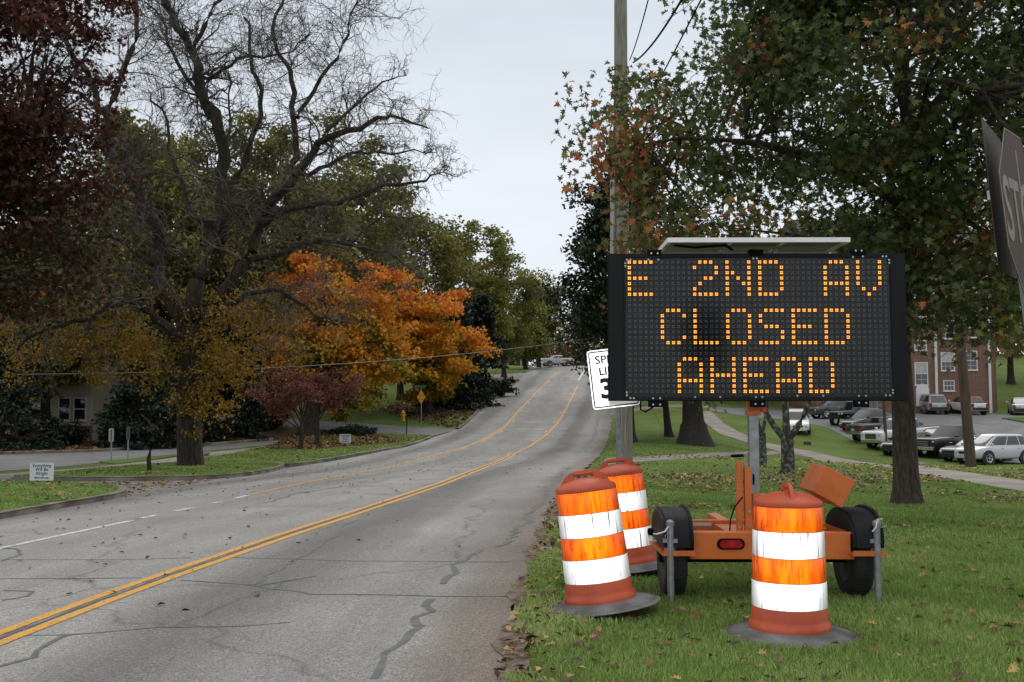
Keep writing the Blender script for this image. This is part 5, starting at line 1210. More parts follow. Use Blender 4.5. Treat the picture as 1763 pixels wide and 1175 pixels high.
# hydrant
b = ground3(694, 725); M_hy = simple('yellow_hydrant', (.66, .40, .02), .5, var=.2)
r = empty('fire_hydrant', b, 0, 'yellow fire hydrant on the hill lawn left of the diamond sign', 'fire hydrant')
MB().lathe([(0, 0), (.17, 0), (.17, .06), (.12, .07), (.12, .50), (.16, .52), (.16, .57), (.13, .59), (.11, .68), (.05, .74), (.03, .80), (0, .80)], 16).build('body', M_hy, r, True)
MB().tube([(-.22, 0, .42), (.22, 0, .42)], .06, 10).tube([(0, 0, .38), (0, -.2, .38)], .07, 10).build('outlets', M_hy, r, True)
b = ground3(700, 748)
o = MB().tube([(b[0], b[1], b[2] - .1), P(701, 702, b[1])], .03, 8).build('marker_post', M_blk); tag(o, 'thin dark post standing left of the yellow diamond sign', 'post')
# broken pale plate against the big trunk
b = ground3(355, 797); o = MB().box((b[0], b[1], b[2] + .33), (.34, .03, .24), Matrix.Rotation(math.radians(-14), 3, 'Y'), .008).build('sign_panel', simple('cream_plate', (.52, .46, .32), .6)); 
r = empty('small_sign', b, 0, 'small cream board leaning at the foot of the bare tree trunk', 'sign'); o.data.transform(Matrix.Translation(-Vector(b))); o.parent = r
me = text_mesh('~~~', .12, 1.3); bpy.data.meshes.remove(me)
MB().box((0, -.018, .34), (.22, .004, .03), Matrix.Rotation(math.radians(-14), 3, 'Y')).box((0, -.018, .29), (.18, .004, .03), Matrix.Rotation(math.radians(-14), 3, 'Y')).build('print_lines', M_ink, r)
MB().tube([(-.1, .02, -.05), (-.1, .02, .42)], .012, 6).tube([(.1, .02, -.05), (.1, .02, .40)], .012, 6).build('stake', M_blk, r)
# distant hilltop post signs, yellow guy guards, utility box on the grass
for px_, py_, tp, lab, mt in ((897, 633, 612, 'pale post at the hilltop left of the pickup', simple('pale_post', (.55, .55, .5), .6)), (925, 632, 596, 'brown utility pole behind the distant pickup', MATS['dark_pole_wood'])):
    b = ground3(px_, py_); o = MB().tube([(b[0], b[1], b[2] - .2), P(px_, tp, b[1])], .09 if px_ < 900 else .14, 8).build('hilltop_post', mt); tag(o, lab, 'post')
for a, c_, lab in (((1159, 748), (1137, 708), 'right yellow guy wire guard on the grass behind the board'), ((1147, 747), (1123, 706), 'left yellow guy wire guard on the grass behind the board')):
    b = ground3(*a); o = MB().tube([b, P(c_[0], c_[1], b[1] - .5)], .03, 8).build('guy_guard', simple('yellow_guard', (.6, .5, .06), .5)); tag(o, lab, 'guy wire', 'yellow guy wire guards')
b = ground3(1390, 766); o = MB().box((b[0], b[1], b[2] + .1), (.42, .3, .24), Matrix.Rotation(.2, 3, 'Z'), .02).build('valve_box', simple('rusty_box', (.09, .06, .045), .9)); tag(o, 'small dark rusty utility box on the grass above the footpath', 'utility box')
b = ground3(1586, 801); o = MB().box((b[0], b[1], b[2] + .05), (.45, .4, .16), Matrix.Rotation(.3, 3, 'Z'), .03).build('concrete_block', concrete); tag(o, 'pale concrete block lying right of the oak trunk', 'block')
# ================================================================ buildings
def window_unit(parent, x, z, w_, h_, y, frame, glass, cols=2, rows=2, blind=None):
    """window in a wall facing -y: frame proud of the wall, sashes and panes"""
    f = MB(); t = .09
    f.bb((x - w_ / 2, y - .06, z), (x + w_ / 2, y - .002, z + t)).bb((x - w_ / 2, y - .06, z + h_ - t), (x + w_ / 2, y - .002, z + h_)).bb((x - w_ / 2, y - .06, z + t), (x - w_ / 2 + t, y - .002, z + h_ - t)).bb((x + w_ / 2 - t, y - .06, z + t), (x + w_ / 2, y - .002, z + h_ - t))
    f.bb((x - w_ / 2 + t, y - .045, z + h_ / 2 - .03), (x + w_ / 2 - t, y - .003, z + h_ / 2 + .03)).bb((x - w_ / 2 - .06, y - .10, z - .05), (x + w_ / 2 + .06, y - .002, z - .001))
    for k in range(1, cols): xx = x - w_ / 2 + w_ * k / cols; f.bb((xx - .014, y - .034, z + t), (xx + .014, y - .004, z + h_ - t))
    for k in range(1, rows * 2):
        if k != rows: zz = z + h_ * k / (rows * 2); f.bb((x - w_ / 2 + t, y - .032, zz - .013), (x + w_ / 2 - t, y - .005, zz + .013))
    wf = f.build('window', frame, parent)
    MB().bb((x - w_ / 2 + t, y - .022, z + t), (x + w_ / 2 - t, y - .018, z + h_ - t)).build('pane', glass, wf)
    if blind: MB().bb((x - w_ / 2 + t, y - .0275, z + h_ * .5), (x + w_ / 2 - t, y - .0225, z + h_ - t)).build('blind', blind, wf)
    return wf
M_frame = simple('white_trim', (.62, .62, .60), .6, var=.1); M_glass = glassy('window_glass'); M_blind = simple('window_blind', (.42, .42, .40), .7)
def brick_mat():
    m, nt, b = mat_new('red_brick'); N = nt.nodes; L = nt.links; t = N.new('ShaderNodeTexCoord'); mp = N.new('ShaderNodeMapping'); mp.inputs['Rotation'].default_value = (PI / 2, 0, 0)
    L.new(t.outputs['Object'], mp.inputs[0]); br = N.new('ShaderNodeTexBrick'); br.inputs['Scale'].default_value = 1; br.inputs['Brick Width'].default_value = .23; br.inputs['Row Height'].default_value = .077; br.inputs['Mortar Size'].default_value = .009
    br.inputs['Color1'].default_value = (.185, .072, .045, 1); br.inputs['Color2'].default_value = (.10, .048, .034, 1); br.inputs['Mortar'].default_value = (.25, .19, .15, 1)
    L.new(mp.outputs[0], br.inputs[0]); n = N.new('ShaderNodeTexNoise'); n.inputs['Scale'].default_value = .5; n.inputs['Detail'].default_value = 8; L.new(t.outputs['Object'], n.inputs[0])
    r = N.new('ShaderNodeMapRange'); r.inputs[3].default_value = .7; r.inputs[4].default_value = 1.3; L.new(n.outputs['Fac'], r.inputs[0])
    v = N.new('ShaderNodeVectorMath'); v.operation = 'SCALE'; L.new(br.outputs[0], v.inputs[0]); L.new(r.outputs[0], v.inputs['Scale']); L.new(v.outputs[0], b.inputs['Base Color']); b.inputs['Roughness'].default_value = .9; return m
M_brick = brick_mat()
BY = 94.0
def bpx(px_, py_): p = P(px_, py_, BY); return p.x, p.z
x1_, zb = bpx(1712, 706); x0_b, _ = bpx(1405, 706); zb -= .3; ztop = 16.5
bb_ = empty('brick_building', ((x0_b + x1_) / 2, BY, zb), 0, 'long red brick building with white windows and downspouts behind the parking lot', 'building')
ox, oz = bb_.location.x, bb_.location.z
MB().bb((x0_b - ox, 0, -1), (x1_ - ox, 16, ztop - oz)).build('wall', M_brick, bb_)
MB().bb((x0_b - ox - .3, -.3, ztop - oz), (x1_ - ox + .3, 16.3, ztop - oz + .4)).build('roof_edge', M_frame, bb_)
MB().prism([(-.4, 0), (16.4, 0), (8, 3.2)], lambda y, z, t: (t, y, ztop - oz + .401 + z), x0_b - ox - .3, x1_ - ox + .3).build('roof', simple('dark_shingle', (.06, .055, .055), .9, var=.4, scale=9), bb_)
MB().bb((x0_b - ox, -.05, 0), (x1_ - ox, -.001, .5)).build('plinth', simple('plinth_concrete', (.18, .12, .10), .9), bb_)
for (a, b0, c_, d_, cols) in [(1574, 586, 1595, 604, 2), (1575, 624, 1597, 664, 2), (1620, 607, 1643, 639, 3), (1624, 655, 1643, 674, 3), (1659, 548, 1680, 582, 2), (1660, 604, 1682, 638, 2), (1620, 552, 1642, 584, 3), (1574, 545, 1595, 570, 2),
                              (1530, 607, 1552, 639, 2), (1490, 607, 1512, 639, 2), (1450, 607, 1472, 639, 2), (1530, 552, 1552, 584, 2), (1490, 552, 1512, 584, 2), (1450, 552, 1472, 584, 2), (1620, 497, 1642, 530, 3), (1659, 495, 1681, 530, 2), (1574, 497, 1595, 530, 2)]:
    xa, za = bpx(a, d_); xb, zb_ = bpx(c_, b0)
    window_unit(bb_, (xa + xb) / 2 - ox, za - oz, xb - xa, zb_ - za, 0, M_frame, M_glass, cols, 2 if d_ - b0 > 25 else 1, M_blind if (a % 3 == 0) else None)
xa, za = bpx(1577, 700); xb, zb_ = bpx(1599, 671)
d = MB().bb((xa - ox, -.12, za - oz), (xb - ox, -.005, zb_ - oz)).build('door', M_frame, bb_)
MB().prism([(math.cos(a) * (xb - xa) * .5, math.sin(a) * .5) for a in np.linspace(0, PI, 10)], lambda x, z, t: ((xa + xb) / 2 - ox + x, t, zb_ - oz + z), -.12, -.005).build('fanlight', M_frame, d)
for a in (1611, 1703, 1432): xa, _ = bpx(a, 640); MB().bb((xa - ox - .11, -.16, 0), (xa - ox + .11, -.04, ztop - oz)).build('downspout', M_frame, bb_)
MB().bb((x1_ - ox + .01, 2.0, -.5), (x1_ - ox + 1.2, 12, ztop - oz - 1.5)).build('side_wing', M_brick, bb_)
# cream clapboard house on the left
HY = 60.0
hx0, hx1 = P(20, 700, HY).x, P(159, 700, HY).x; hz = z1(hx1, HY)
ho = empty('cream_house', ((hx0 + hx1) / 2, HY, hz), 0, 'two storey cream clapboard house showing between dark hemlocks on the left', 'house')
hox = ho.location.x; HH = 7.0
M_clap = simple('cream_clapboard', (.52, .48, .37), .8, var=.15, scale=1.2)
MB().bb((hx0 - hox, .06, -.3), (hx1 - hox, 12, HH)).build('wall', M_clap, ho)
sd = MB()
for k in range(46): z0 = .95 + k * .13; sd.prism([(.058, z0), (.0, z0), (.045, z0 + .13), (.058, z0 + .13)], lambda y, z, t: (t, y, z), hx0 - hox, hx1 - hox - .12) if z0 < HH - .2 else None
tag(sd.build('clapboards', M_clap, ho), kind='stuff')
MB().bb((hx1 - hox - .12, .01, .95), (hx1 - hox + .02, .14, HH)).build('corner_board', M_clap, ho)
MB().bb((hx0 - hox, -.02, -.3), (hx1 - hox + .01, .055, .94)).build('foundation', M_brick, ho)
def hp(px_, py_): p = P(px_, py_, HY); return p.x - hox, p.z - hz
for a, b0, c_, d_ in [(113, 607, 148, 649), (125, 684, 150, 725), (99, 684, 123, 725), (60, 607, 90, 649), (50, 684, 80, 725)]:
    xa, za = hp(a, d_); xb, zb_ = hp(c_, b0); window_unit(ho, (xa + xb) / 2, za, xb - xa, zb_ - za, .02, M_frame, M_glass, 2 if b0 < 650 else 1, 1, M_blind if b0 < 650 else None)
rf = MB().prism([(-.6, HH), (12.6, HH), (6, HH + 3.6)], lambda y, z, t: (t, y, z), hx0 - hox - .5, hx1 - hox + .5).build('roof', simple('grey_shingle', (.08, .08, .08), .9, var=.4, scale=7), ho)
MB().bb((-1.5, 5, HH + 2), (-.7, 5.8, HH + 5)).build('chimney', M_brick, rf)
# brick-ish house glimpsed through the orange leaves
H2 = 100.0; b = at(505, H2); h2 = empty('distant_house', b, 0, 'distant house with white paned windows glimpsed through the orange leaves', 'house')
MB().bb((-6, 0, -.5), (5, 9, 10.5)).build('wall', simple('brown_wall', (.13, .085, .06), .9, var=.3), h2)
MB().prism([(-.5, 10.5), (9.5, 10.5), (4.5, 13.5)], lambda y, z, t: (t, y, z), -6.4, 5.4).build('roof', MATS['grey_shingle'], h2)
for xx, zz_ in ((-3.8, 7.2), (-.3, 7.2), (2.8, 7.2), (-3.8, 3.2), (-.3, 3.2), (2.8, 3.2)): window_unit(h2, xx, zz_, 1.3, 1.9, 0, M_frame, M_glass, 3, 2)
wl = at(420, 76); o = MB().bb((wl[0] - 3, 76, wl[2]), (wl[0] + 2.6, 76.5, wl[2] + .75)).build('low_wall', simple('pale_wall', (.42, .42, .42), .8)); tag(o, 'pale low wall behind the clipped hedge across the cross street', 'wall')

# ================================================================ vehicles
M_chrome = simple('chrome', (.6, .6, .6), .18, .95, .1); M_cglass = glassy('car_glass', (.015, .02, .022), .04); M_head = simple('headlight', (.55, .56, .58), .12, .2, .3, 20)
M_tail = simple('taillight', (.35, .01, .012), .2, var=.3); M_trim = simple('car_trim', (.02, .02, .022), .5); M_plate = simple('licence_plate', (.55, .56, .58), .5); M_amb = simple('amber_lens', (.6, .2, .02), .3)
def vehicle(name, label, cat, L, W, st, gh, col, R=.34, wb=None, roofcol=None, group='vehicles in the parking lot', bed=False, boxy=0, grille_chrome=False, win_split=(.5,)):
    """st: stations (x, z bottom, z top, half width); gh: (front base x, front top x, rear top x, rear base x, belt z, roof z, base half width, roof half width)"""
    root = empty(name, (0, 0, 0), 0, label, cat, group); bd = MB(); rings = []
    for x, zb, zt, hw in st:
        mid = zb + (zt - zb) * .55
        sec = [(hw * .86, zb), (hw * .97, zb + .08), (hw, mid), (hw * (.985), zt - .10), (hw * .93, zt - .02), (hw * .84, zt + .004)]
        rings.append([bd.bm.verts.new((x, y, z)) for y, z in sec] + [bd.bm.verts.new((x, -y, z)) for y, z in sec[::-1]])
    for a, b in zip(rings, rings[1:]):
        n = len(a)
        for k in range(n): bd.bm.faces.new((a[k], a[(k + 1) % n], b[(k + 1) % n], b[k]))
    bd.bm.faces.new(rings[0]); bd.bm.faces.new(rings[-1][::-1])
    bo_ = bd.build('body', col, root, True); md = bo_.modifiers.new('round', 'SUBSURF'); md.levels = md.render_levels = 2
    fb, ft, rt, rb, zb, zr, hb, hr = gh; zb0 = zb - .06
    zt0 = zr - .05; NN = 5.0
    def dims(v):
        k = v ** 1.15; k2 = v ** 1.5
        x1 = fb + (ft - fb) * k; x0 = rb + (rt - rb) * k; return (x0 + x1) / 2, (x1 - x0) / 2, hb + (hr - hb) * k2, zb0 + (zt0 - zb0) * v
    def onside(x, v, s, o=0): cx, a, b_, z = dims(v); q = min(.999, abs((x - cx) / a)); return Vector((x, s * (b_ * (1 - q ** NN) ** (1 / NN) + o), z))
    def onend(y, v, e, o=0): cx, a, b_, z = dims(v); q = min(.999, abs(y / b_)); return Vector((cx + e * (a * (1 - q ** NN) ** (1 / NN) + o), y, z))
    g = MB(); n = 40; rings = []
    for v, sh, dz in [(k / 6, 1, 0) for k in range(7)] + [(1, .975, .022), (1, .92, .038), (1, .75, .050), (1, .4, .056)]:
        cx, a, b_, z = dims(v); R_ = []
        for k in range(n):
            t = 2 * PI * (k + .5) / n; c_, s_ = math.cos(t), math.sin(t)
            R_.append(g.bm.verts.new((cx + sh * a * math.copysign(abs(c_) ** (2 / NN), c_), sh * b_ * math.copysign(abs(s_) ** (2 / NN), s_), z + dz)))
        rings.append(R_)
    for q, r_ in zip(rings, rings[1:]):
        for k in range(n): g.bm.faces.new((q[k], q[(k + 1) % n], r_[(k + 1) % n], r_[k]))
    g.bm.faces.new(rings[-1]); g.build('cabin', roofcol or col, root, True)
    def grid(fn, nu, nv):
        m = MB(); V = [[m.bm.verts.new(fn(i / nu, j / nv)) for i in range(nu + 1)] for j in range(nv + 1)]
        for j in range(nv):
            for i in range(nu): m.bm.faces.new((V[j][i], V[j][i + 1], V[j + 1][i + 1], V[j + 1][i]))
        return m
    for s in (1, -1):
        cuts = [0] + list(win_split) + [1]
        for c0, c1 in zip(cuts, cuts[1:]):
            def fn(u, w_):
                v = .16 + .74 * w_; cx, a, b_, z = dims(v); lo, hi = cx - a * .90, cx + a * .90; f0, f1 = hi + (lo - hi) * c0, hi + (lo - hi) * c1
                return onside(f0 - .035 + (f1 + .035 - f0 + .035) * u, v, s, .008)
            grid(fn, 6, 4).build('side_window', M_cglass, root, True)
    for nm, e in (('windshield', 1), ('rear_window', -1)):
        grid(lambda u, w_: onend(dims(.1 + .82 * w_)[2] * .84 * (2 * u - 1), .1 + .82 * w_, e, .010), 10, 4).build(nm, M_cglass, root, True)
    xf, xr = st[-1][0], st[0][0]; hw = st[len(st) // 2][3]; wbf = xf - L * .19; wbr = xr + L * .20
    for x in (wbf, wbr):
        for s in (1, -1):
            yy = s * (hw - .10); M_ = Matrix.Translation((x, yy, R)) @ Matrix.Rotation(PI / 2 * (-s), 4, 'X')
            MB().lathe([(0, .104), (R + .055, .104), (R + .06, .085), (R + .06, .0), (0, 0)], 24, M_).build('wheel_arch', M_trim, root)
            wl_ = MB().lathe([(R * .62, -.1), (R * .95, -.1), (R, -.07), (R, .09), (R * .94, .122), (R * .64, .124)], 24, M_, ).build('wheel', black_rub, root, True)
            rm = MB().lathe([(0, .118), (R * .14, .12), (R * .16, .10), (R * .58, .105), (R * .64, .125), (R * .64, -.05), (0, -.05)], 20, M_)
            for k in range(5):
                a = 2 * PI * k / 5; rm.beam(M_ @ Vector((.05 * math.cos(a), .05 * math.sin(a), .112)), M_ @ Vector((R * .6 * math.cos(a), R * .6 * math.sin(a), .112)), .05, .03)
            rm.build('rim', M_chrome, wl_, True)
    zt_f = st[-2][2]; zt_r = st[1][2]; hwf = st[-1][3]; hwr = st[0][3]
    MB().bb((xf - .05, -hwf * .9, st[-1][1] - .02), (xf + .06, hwf * .9, st[-1][1] + .2), .03).build('front_bumper', M_chrome if grille_chrome else col, root)
    MB().bb((xr - .06, -hwr * .9, st[0][1] - .02), (xr + .05, hwr * .9, st[0][1] + .2), .03).build('rear_bumper', M_chrome if grille_chrome else M_trim, root)
    gz = st[-1][1] + .23; gt = max(gz + .12, st[-1][2] - .06)
    gr_ = MB().bb((xf - .02, -hwf * .5, gz), (xf + .015, hwf * .5, gt)).build('grille', M_trim, root)
    bars = MB()
    for k in range(3): zz_ = gz + (gt - gz) * (k + .5) / 3; bars.bb((xf + .0155, -hwf * .48, zz_ - .014), (xf + .026, hwf * .48, zz_ + .014))
    bars.build('grille_bars', M_chrome if grille_chrome else M_trim, gr_)
    for s in (1, -1):
        MB().box((xf - .15, s * hwf * .86, gt - .06), (.34, .20, .13), Matrix.Rotation(-s * .55, 3, 'Z'), .03).build('headlight', M_head, root)
        MB().bb((xr - .02, s * hwr * .72, zt_r - .38), (xr + .12, s * hwr * .985, zt_r - .06), .015).build('taillight', M_tail, root)
        MB().box((fb - .22, s * (hb + .14), zb + .06), (.12, .2, .14), None, .03).build('mirror', col, root)
        for xx in win_split:
            xd = fb + (rb - fb) * xx; MB().bb((xd + .12, min(s * hw, s * (hw + .02)), zb - .16), (xd + .28, max(s * hw, s * (hw + .02)), zb - .13)).build('door_handle', M_chrome, root)
    MB().bb((xr - .075, -.16, st[0][1] + .22), (xr - .062 + .04, .16, st[0][1] + .36)).build('licence_plate', M_plate, root)
    if bed:
        MB().bb((xr + .12, -hwr * .80, zt_r - .0), (rb - .1, hwr * .80, zt_r + .012)).build('bed_cover', M_trim, root)
    return root
def sedan(label, col, L=4.7, W=1.82, H=1.45, **k):
    w_ = W / 2; h = H
    st = [(-L / 2, .42, .82, w_ * .82), (-L / 2 + .12, .30, .98, w_ * .93), (-L / 2 + .9, .24, .98, w_), (-L * .1, .22, .95, w_), (L * .16, .22, .95, w_), (L / 2 - .6, .22, .90, w_ * .98), (L / 2 - .14, .24, .78, w_ * .92), (L / 2, .32, .66, w_ * .78)]
    return vehicle('parked_car', label, 'car', L, W, st, (L * .27, L * .06, -L * .18, -L * .43, .95, h, w_ * .95, w_ * .70), col, R=.35, **k)
def suv(label, col, L=4.6, W=1.88, H=1.68, cat='suv', **k):
    w_ = W / 2
    st = [(-L / 2, .48, .98, w_ * .88), (-L / 2 + .12, .34, 1.08, w_ * .96), (-L / 2 + .9, .28, 1.08, w_), (0, .27, 1.06, w_), (L * .2, .27, 1.06, w_), (L / 2 - .55, .28, 1.0, w_ * .97), (L / 2 - .12, .30, .90, w_ * .9), (L / 2, .38, .80, w_ * .78)]
    return vehicle('parked_car', label, cat, L, W, st, (L * .33, L * .11, -L * .36, -L * .48, 1.06, H, w_ * .95, w_ * .72), col, R=.385, win_split=(.36, .70), **k)
def pickup(label, col, L=5.8, W=2.02, H=1.95, **k):
    w_ = W / 2
    st = [(-L / 2, .60, 1.22, w_ * .94), (-L / 2 + .06, .50, 1.26, w_ * .98), (-L * .12, .46, 1.26, w_), (0, .44, 1.24, w_), (L * .19, .44, 1.24, w_), (L / 2 - .5, .42, 1.26, w_ * .985), (L / 2 - .08, .44, 1.20, w_ * .95), (L / 2, .50, 1.12, w_ * .90)]
    return vehicle('parked_pickup', label, 'pickup truck', L, W, st, (L * .245, L * .11, -L * .13, -L * .165, 1.24, H, w_ * .95, w_ * .74), col, R=.42, bed=True, grille_chrome=True, **k)
def jeep(label, col, L=4.3, W=1.88, H=1.84):
    w_ = W / 2
    st = [(-L / 2, .55, 1.12, w_ * .84), (-L / 2 + .1, .50, 1.16, w_ * .86), (-L * .1, .48, 1.16, w_ * .86), (L * .14, .48, 1.16, w_ * .86), (L / 2 - .35, .52, 1.12, w_ * .74), (L / 2 - .06, .54, 1.08, w_ * .70), (L / 2, .56, 1.04, w_ * .68)]
    r = vehicle('parked_car', label, 'suv', L, W, st, (L * .14, L * .08, -L * .46, -L * .485, 1.16, H, w_ * .84, w_ * .76), col, R=.40, win_split=(.36, .68))
    for s in (1, -1): MB().box((L * .5 - .82, s * w_ * .86, .90), (1.0, .26, .06), None, .02).build('fender_flare', M_trim, r)
    MB().lathe([(.2, -.12), (.38, -.12), (.40, 0), (.38, .12), (.2, .12)], 20, Matrix.Translation((-L / 2 - .14, 0, 1.0)) @ Matrix.Rotation(PI / 2, 4, 'Y')).build('spare_wheel', black_rub, r, True); return r
P_blk = paint('black_car_paint', (.010, .010, .011)); P_whi = paint('white_car_paint', (.62, .63, .64)); P_sil = paint('silver_car_paint', (.36, .37, .38), .3, .5); P_navy = paint('navy_car_paint', (.012, .018, .035)); P_green = paint('dark_green_car_paint', (.016, .026, .018)); P_gry = paint('grey_car_paint', (.06, .065, .07), .3, .4)
P_red = paint('red_car_paint', (.35, .02, .03)); P_tan = simple('tan_soft_top', (.19, .15, .12), .9, var=.2); P_lsil = paint('pale_silver_paint', (.52, .53, .55), .28, .3)
def put(o, px_front, Y_, head, L):
    """front end of the vehicle at pixel column px_front and depth Y; heading in degrees from +x"""
    a = math.radians(head); xf = (px_front - IW / 2) / FP * Y_; x = xf - math.cos(a) * L / 2; y = Y_ - math.sin(a) * L / 2
    dx, dy = math.cos(a), math.sin(a); zf = z1(x + dx * 1.5, y + dy * 1.5); zr_ = z1(x - dx * 1.5, y - dy * 1.5)
    o.location = (x, y, (zf + zr_) / 2 + .02); o.rotation_euler = (0, -math.atan2(zf - zr_, 3.0), a)
    return o
# front row, nosed in toward the grass bank
put(jeep('black boxy off road vehicle at the far end of the front row', P_blk), 1434, 78.5, 207, 4.3)
put(sedan('dark navy car with a tan soft top behind the dark green pickup', P_navy, 4.3, 1.75, 1.55, roofcol=P_tan), 1456, 75.8, 207, 4.3)
put(pickup('dark green pickup parked tail out with a red tail light', P_green, 5.2, 1.9, 1.68), 1576, 73.5, 18, 5.2)
put(pickup('white pickup with a chrome grille left of the oak trunk', P_whi), 1497, 68.6, 207, 5.8)
put(sedan('black car whose headlight shows between the brown pole and the oak trunk', P_blk, 4.5, 1.8, 1.42), 1526, 65.4, 207, 4.5)
put(sedan('grey sedan whose roof shows behind the black pickup hood', P_gry, 4.7, 1.82, 1.5), 1566, 67.2, 207, 4.7)
put(pickup('black pickup right of the oak trunk', P_blk), 1586, 64.2, 207, 5.8)
put(sedan('black sedan between the black pickup and the white crossover', P_blk, 4.9, 1.85, 1.5), 1629, 61.6, 205, 4.9)
o = put(suv('white crossover at the right end of the front row', P_lsil, 4.6, 1.9, 1.7), 1656, 59.2, 203, 4.6)
# far row by the building
put(suv('dark grey suv seen just under the message board near the building', P_gry, 4.6, 1.88, 1.7, ), 1396, 86, 192, 4.6)
put(sedan('white small hatchback facing the camera left of the forked tree', P_whi, 4.1, 1.75, 1.5, ), 1372, 74.5, 256, 4.1)
put(suv('blue grey van behind the black off road vehicle', paint('blue_grey_paint', (.20, .25, .28)), 4.8, 1.9, 1.9), 1490, 84, 250, 4.8)
put(suv('silver minivan seen from behind right of the oak trunk', P_sil, 4.9, 1.95, 1.75, cat='minivan'), 1588, 96, 84, 4.9)
put(suv('white boxy hatchback with a red roof seen from behind at the building', P_whi, 4.1, 1.8, 1.62, cat='car', roofcol=P_red), 1640, 94.5, 98, 4.1)
put(sedan('silver sedan beside the grass slope near the stop sign post', P_sil, 4.8, 1.85, 1.48), 1752, 94.5, 68, 4.8)
# pickup crossing the hilltop
pk = pickup('white pickup truck turning at the crest of the hill', P_whi, 5.2, 1.85, 1.72, group=None); put(pk, 933, 163, 200, 5.2)
MB().bb((-1.5, .925, .86), (-.6, .932, 1.05)).build('door_lettering', simple('red_decal', (.5, .04, .03), .5), pk)
# ================================================================ grass blades, fallen leaves
def gcol_mat():
    m, nt, b = mat_new('grass_blades'); N = nt.nodes; L = nt.links
    a = N.new('ShaderNodeAttribute'); a.attribute_name = 'rnd'; r = N.new('ShaderNodeValToRGB'); cr = r.color_ramp
    cr.elements[0].position = 0; cr.elements[0].color = (.135, .205, .05, 1); cr.elements[1].position = 1; cr.elements[1].color = (.44, .41, .20, 1)
    for p, c in ((.35, (.22, .325, .08)), (.7, (.31, .43, .12)), (.9, (.42, .48, .19))): e = cr.elements.new(p); e.color = (*c, 1)
    L.new(a.outputs['Fac'], r.inputs[0]); L.new(r.outputs[0], b.inputs['Base Color']); b.inputs['Roughness'].default_value = .6; b.inputs['Specular IOR Level'].default_value = .25
    tr_ = N.new('ShaderNodeBsdfTranslucent'); L.new(r.outputs[0], tr_.inputs[0]); ms = N.new('ShaderNodeMixShader'); ms.inputs[0].default_value = .35
    L.new(b.outputs[0], ms.inputs[1]); L.new(tr_.outputs[0], ms.inputs[2]); L.new(ms.outputs[0], nt.nodes['Material Output'].inputs[0]); return m
M_blade = gcol_mat()
gr = np.random.default_rng(5)
def vnoise(x, y, s, seed=0):
    return (np.sin(x * s + 1.3 * np.sin(y * s * .7 + seed)) * np.cos(y * s * 1.1 + 1.7 * np.sin(x * s * .6 + seed * 2)) + .5 * np.sin(x * s * 2.3 + y * s * 1.9 + seed)) / 1.5
def blades(name, X, Y, hgt, wid, dz=0, dry=0.0):
    n = len(X); zz = Z(X, Y) + dz - .008; a = gr.uniform(0, 2 * PI, n); lean_ = gr.uniform(.1, .9, n) * hgt
    hx, hy = np.cos(a), np.sin(a); h = hgt * gr.uniform(.5, 1.25, n); ww = wid * gr.uniform(.7, 1.3, n)
    b2 = a + PI / 2 + gr.normal(0, .5, n); sx_, sy_ = np.cos(b2) * ww / 2, np.sin(b2) * ww / 2
    V = np.empty((n, 5, 3))
    V[:, 0] = np.stack([X - sx_, Y - sy_, zz], 1); V[:, 1] = np.stack([X + sx_, Y + sy_, zz], 1)
    mxx, myy = X + hx * lean_ * .35, Y + hy * lean_ * .35
    V[:, 2] = np.stack([mxx + sx_ * .8, myy + sy_ * .8, zz + h * .6], 1); V[:, 3] = np.stack([mxx - sx_ * .8, myy - sy_ * .8, zz + h * .6], 1)
    V[:, 4] = np.stack([X + hx * lean_, Y + hy * lean_, zz + h * .93], 1)
    b_ = np.arange(n) * 5; lp = np.stack([b_, b_ + 1, b_ + 2, b_ + 3, b_ + 3, b_ + 2, b_ + 4], 1)
    rn = np.clip(.40 + .26 * vnoise(X, Y, .9, 1) + .18 * vnoise(X, Y, 2.7, 4) + gr.normal(0, .16, n) + dry, 0, 1) + (gr.uniform(0, 1, n) > .965) * .5
    return tag(link(name, npmesh(name, V.reshape(-1, 3), lp, np.tile([4, 3], n), np.repeat(np.clip(rn, 0, 1), 2)), M_blade), kind='stuff')
fp_poly = GX(fp_lo + fp_up); dr_poly = GX([(1036, 802), (1100, 796), (1200, 790), (1290, 784), (1345, 781), (1345, 776), (1290, 778), (1200, 782), (1100, 787), (1044, 789)])
def right_pts(n, y0, y1, pw=1.0):
    Y = y0 + (y1 - y0) * gr.uniform(0, 1, n) ** pw; xr = XR(Y) + .12 + .08 * np.sin(3 * Y) + .06 * np.sin(7.3 * Y); X = xr + (Y * .53 + .6 - xr) * gr.uniform(0, 1, n)
    edge = gr.uniform(0, 1, n) > np.exp(-np.maximum(X - xr, 0) / .20) * (.95 - .3 * np.sin(Y * 2.1))
    k = (X > xr) & edge & ~pin(fp_poly, X, Y) & ~pin(dr_poly, X, Y) & ~pin(LOT, X, Y)
    for dx_, dy_ in ((d1.location.x, d1.location.y), (d2.location.x, d2.location.y), (d3.location.x, d3.location.y)): k &= (X - dx_) ** 2 + (Y - dy_) ** 2 > .44 ** 2
    return X[k], Y[k]
X, Y = right_pts(170000, 4.8, 12, .8); blades('lawn_grass', X, Y, .050, .0062)
X, Y = right_pts(110000, 12, 24, .8); blades('lawn_grass', X, Y, .052, .012)
X, Y = right_pts(60000, 24, 62, .7); blades('lawn_grass', X, Y, .055, .03)
def poly_pts(poly, n):
    xs = [p[0] for p in poly]; ys = [p[1] for p in poly]; xa = max(min(xs), -34); X = gr.uniform(xa, max(xs), n); Y = gr.uniform(min(ys), max(ys), n)
    k = pin(poly, X, Y) & (np.abs(X) < Y * .52 + 1.5); return X[k], Y[k]
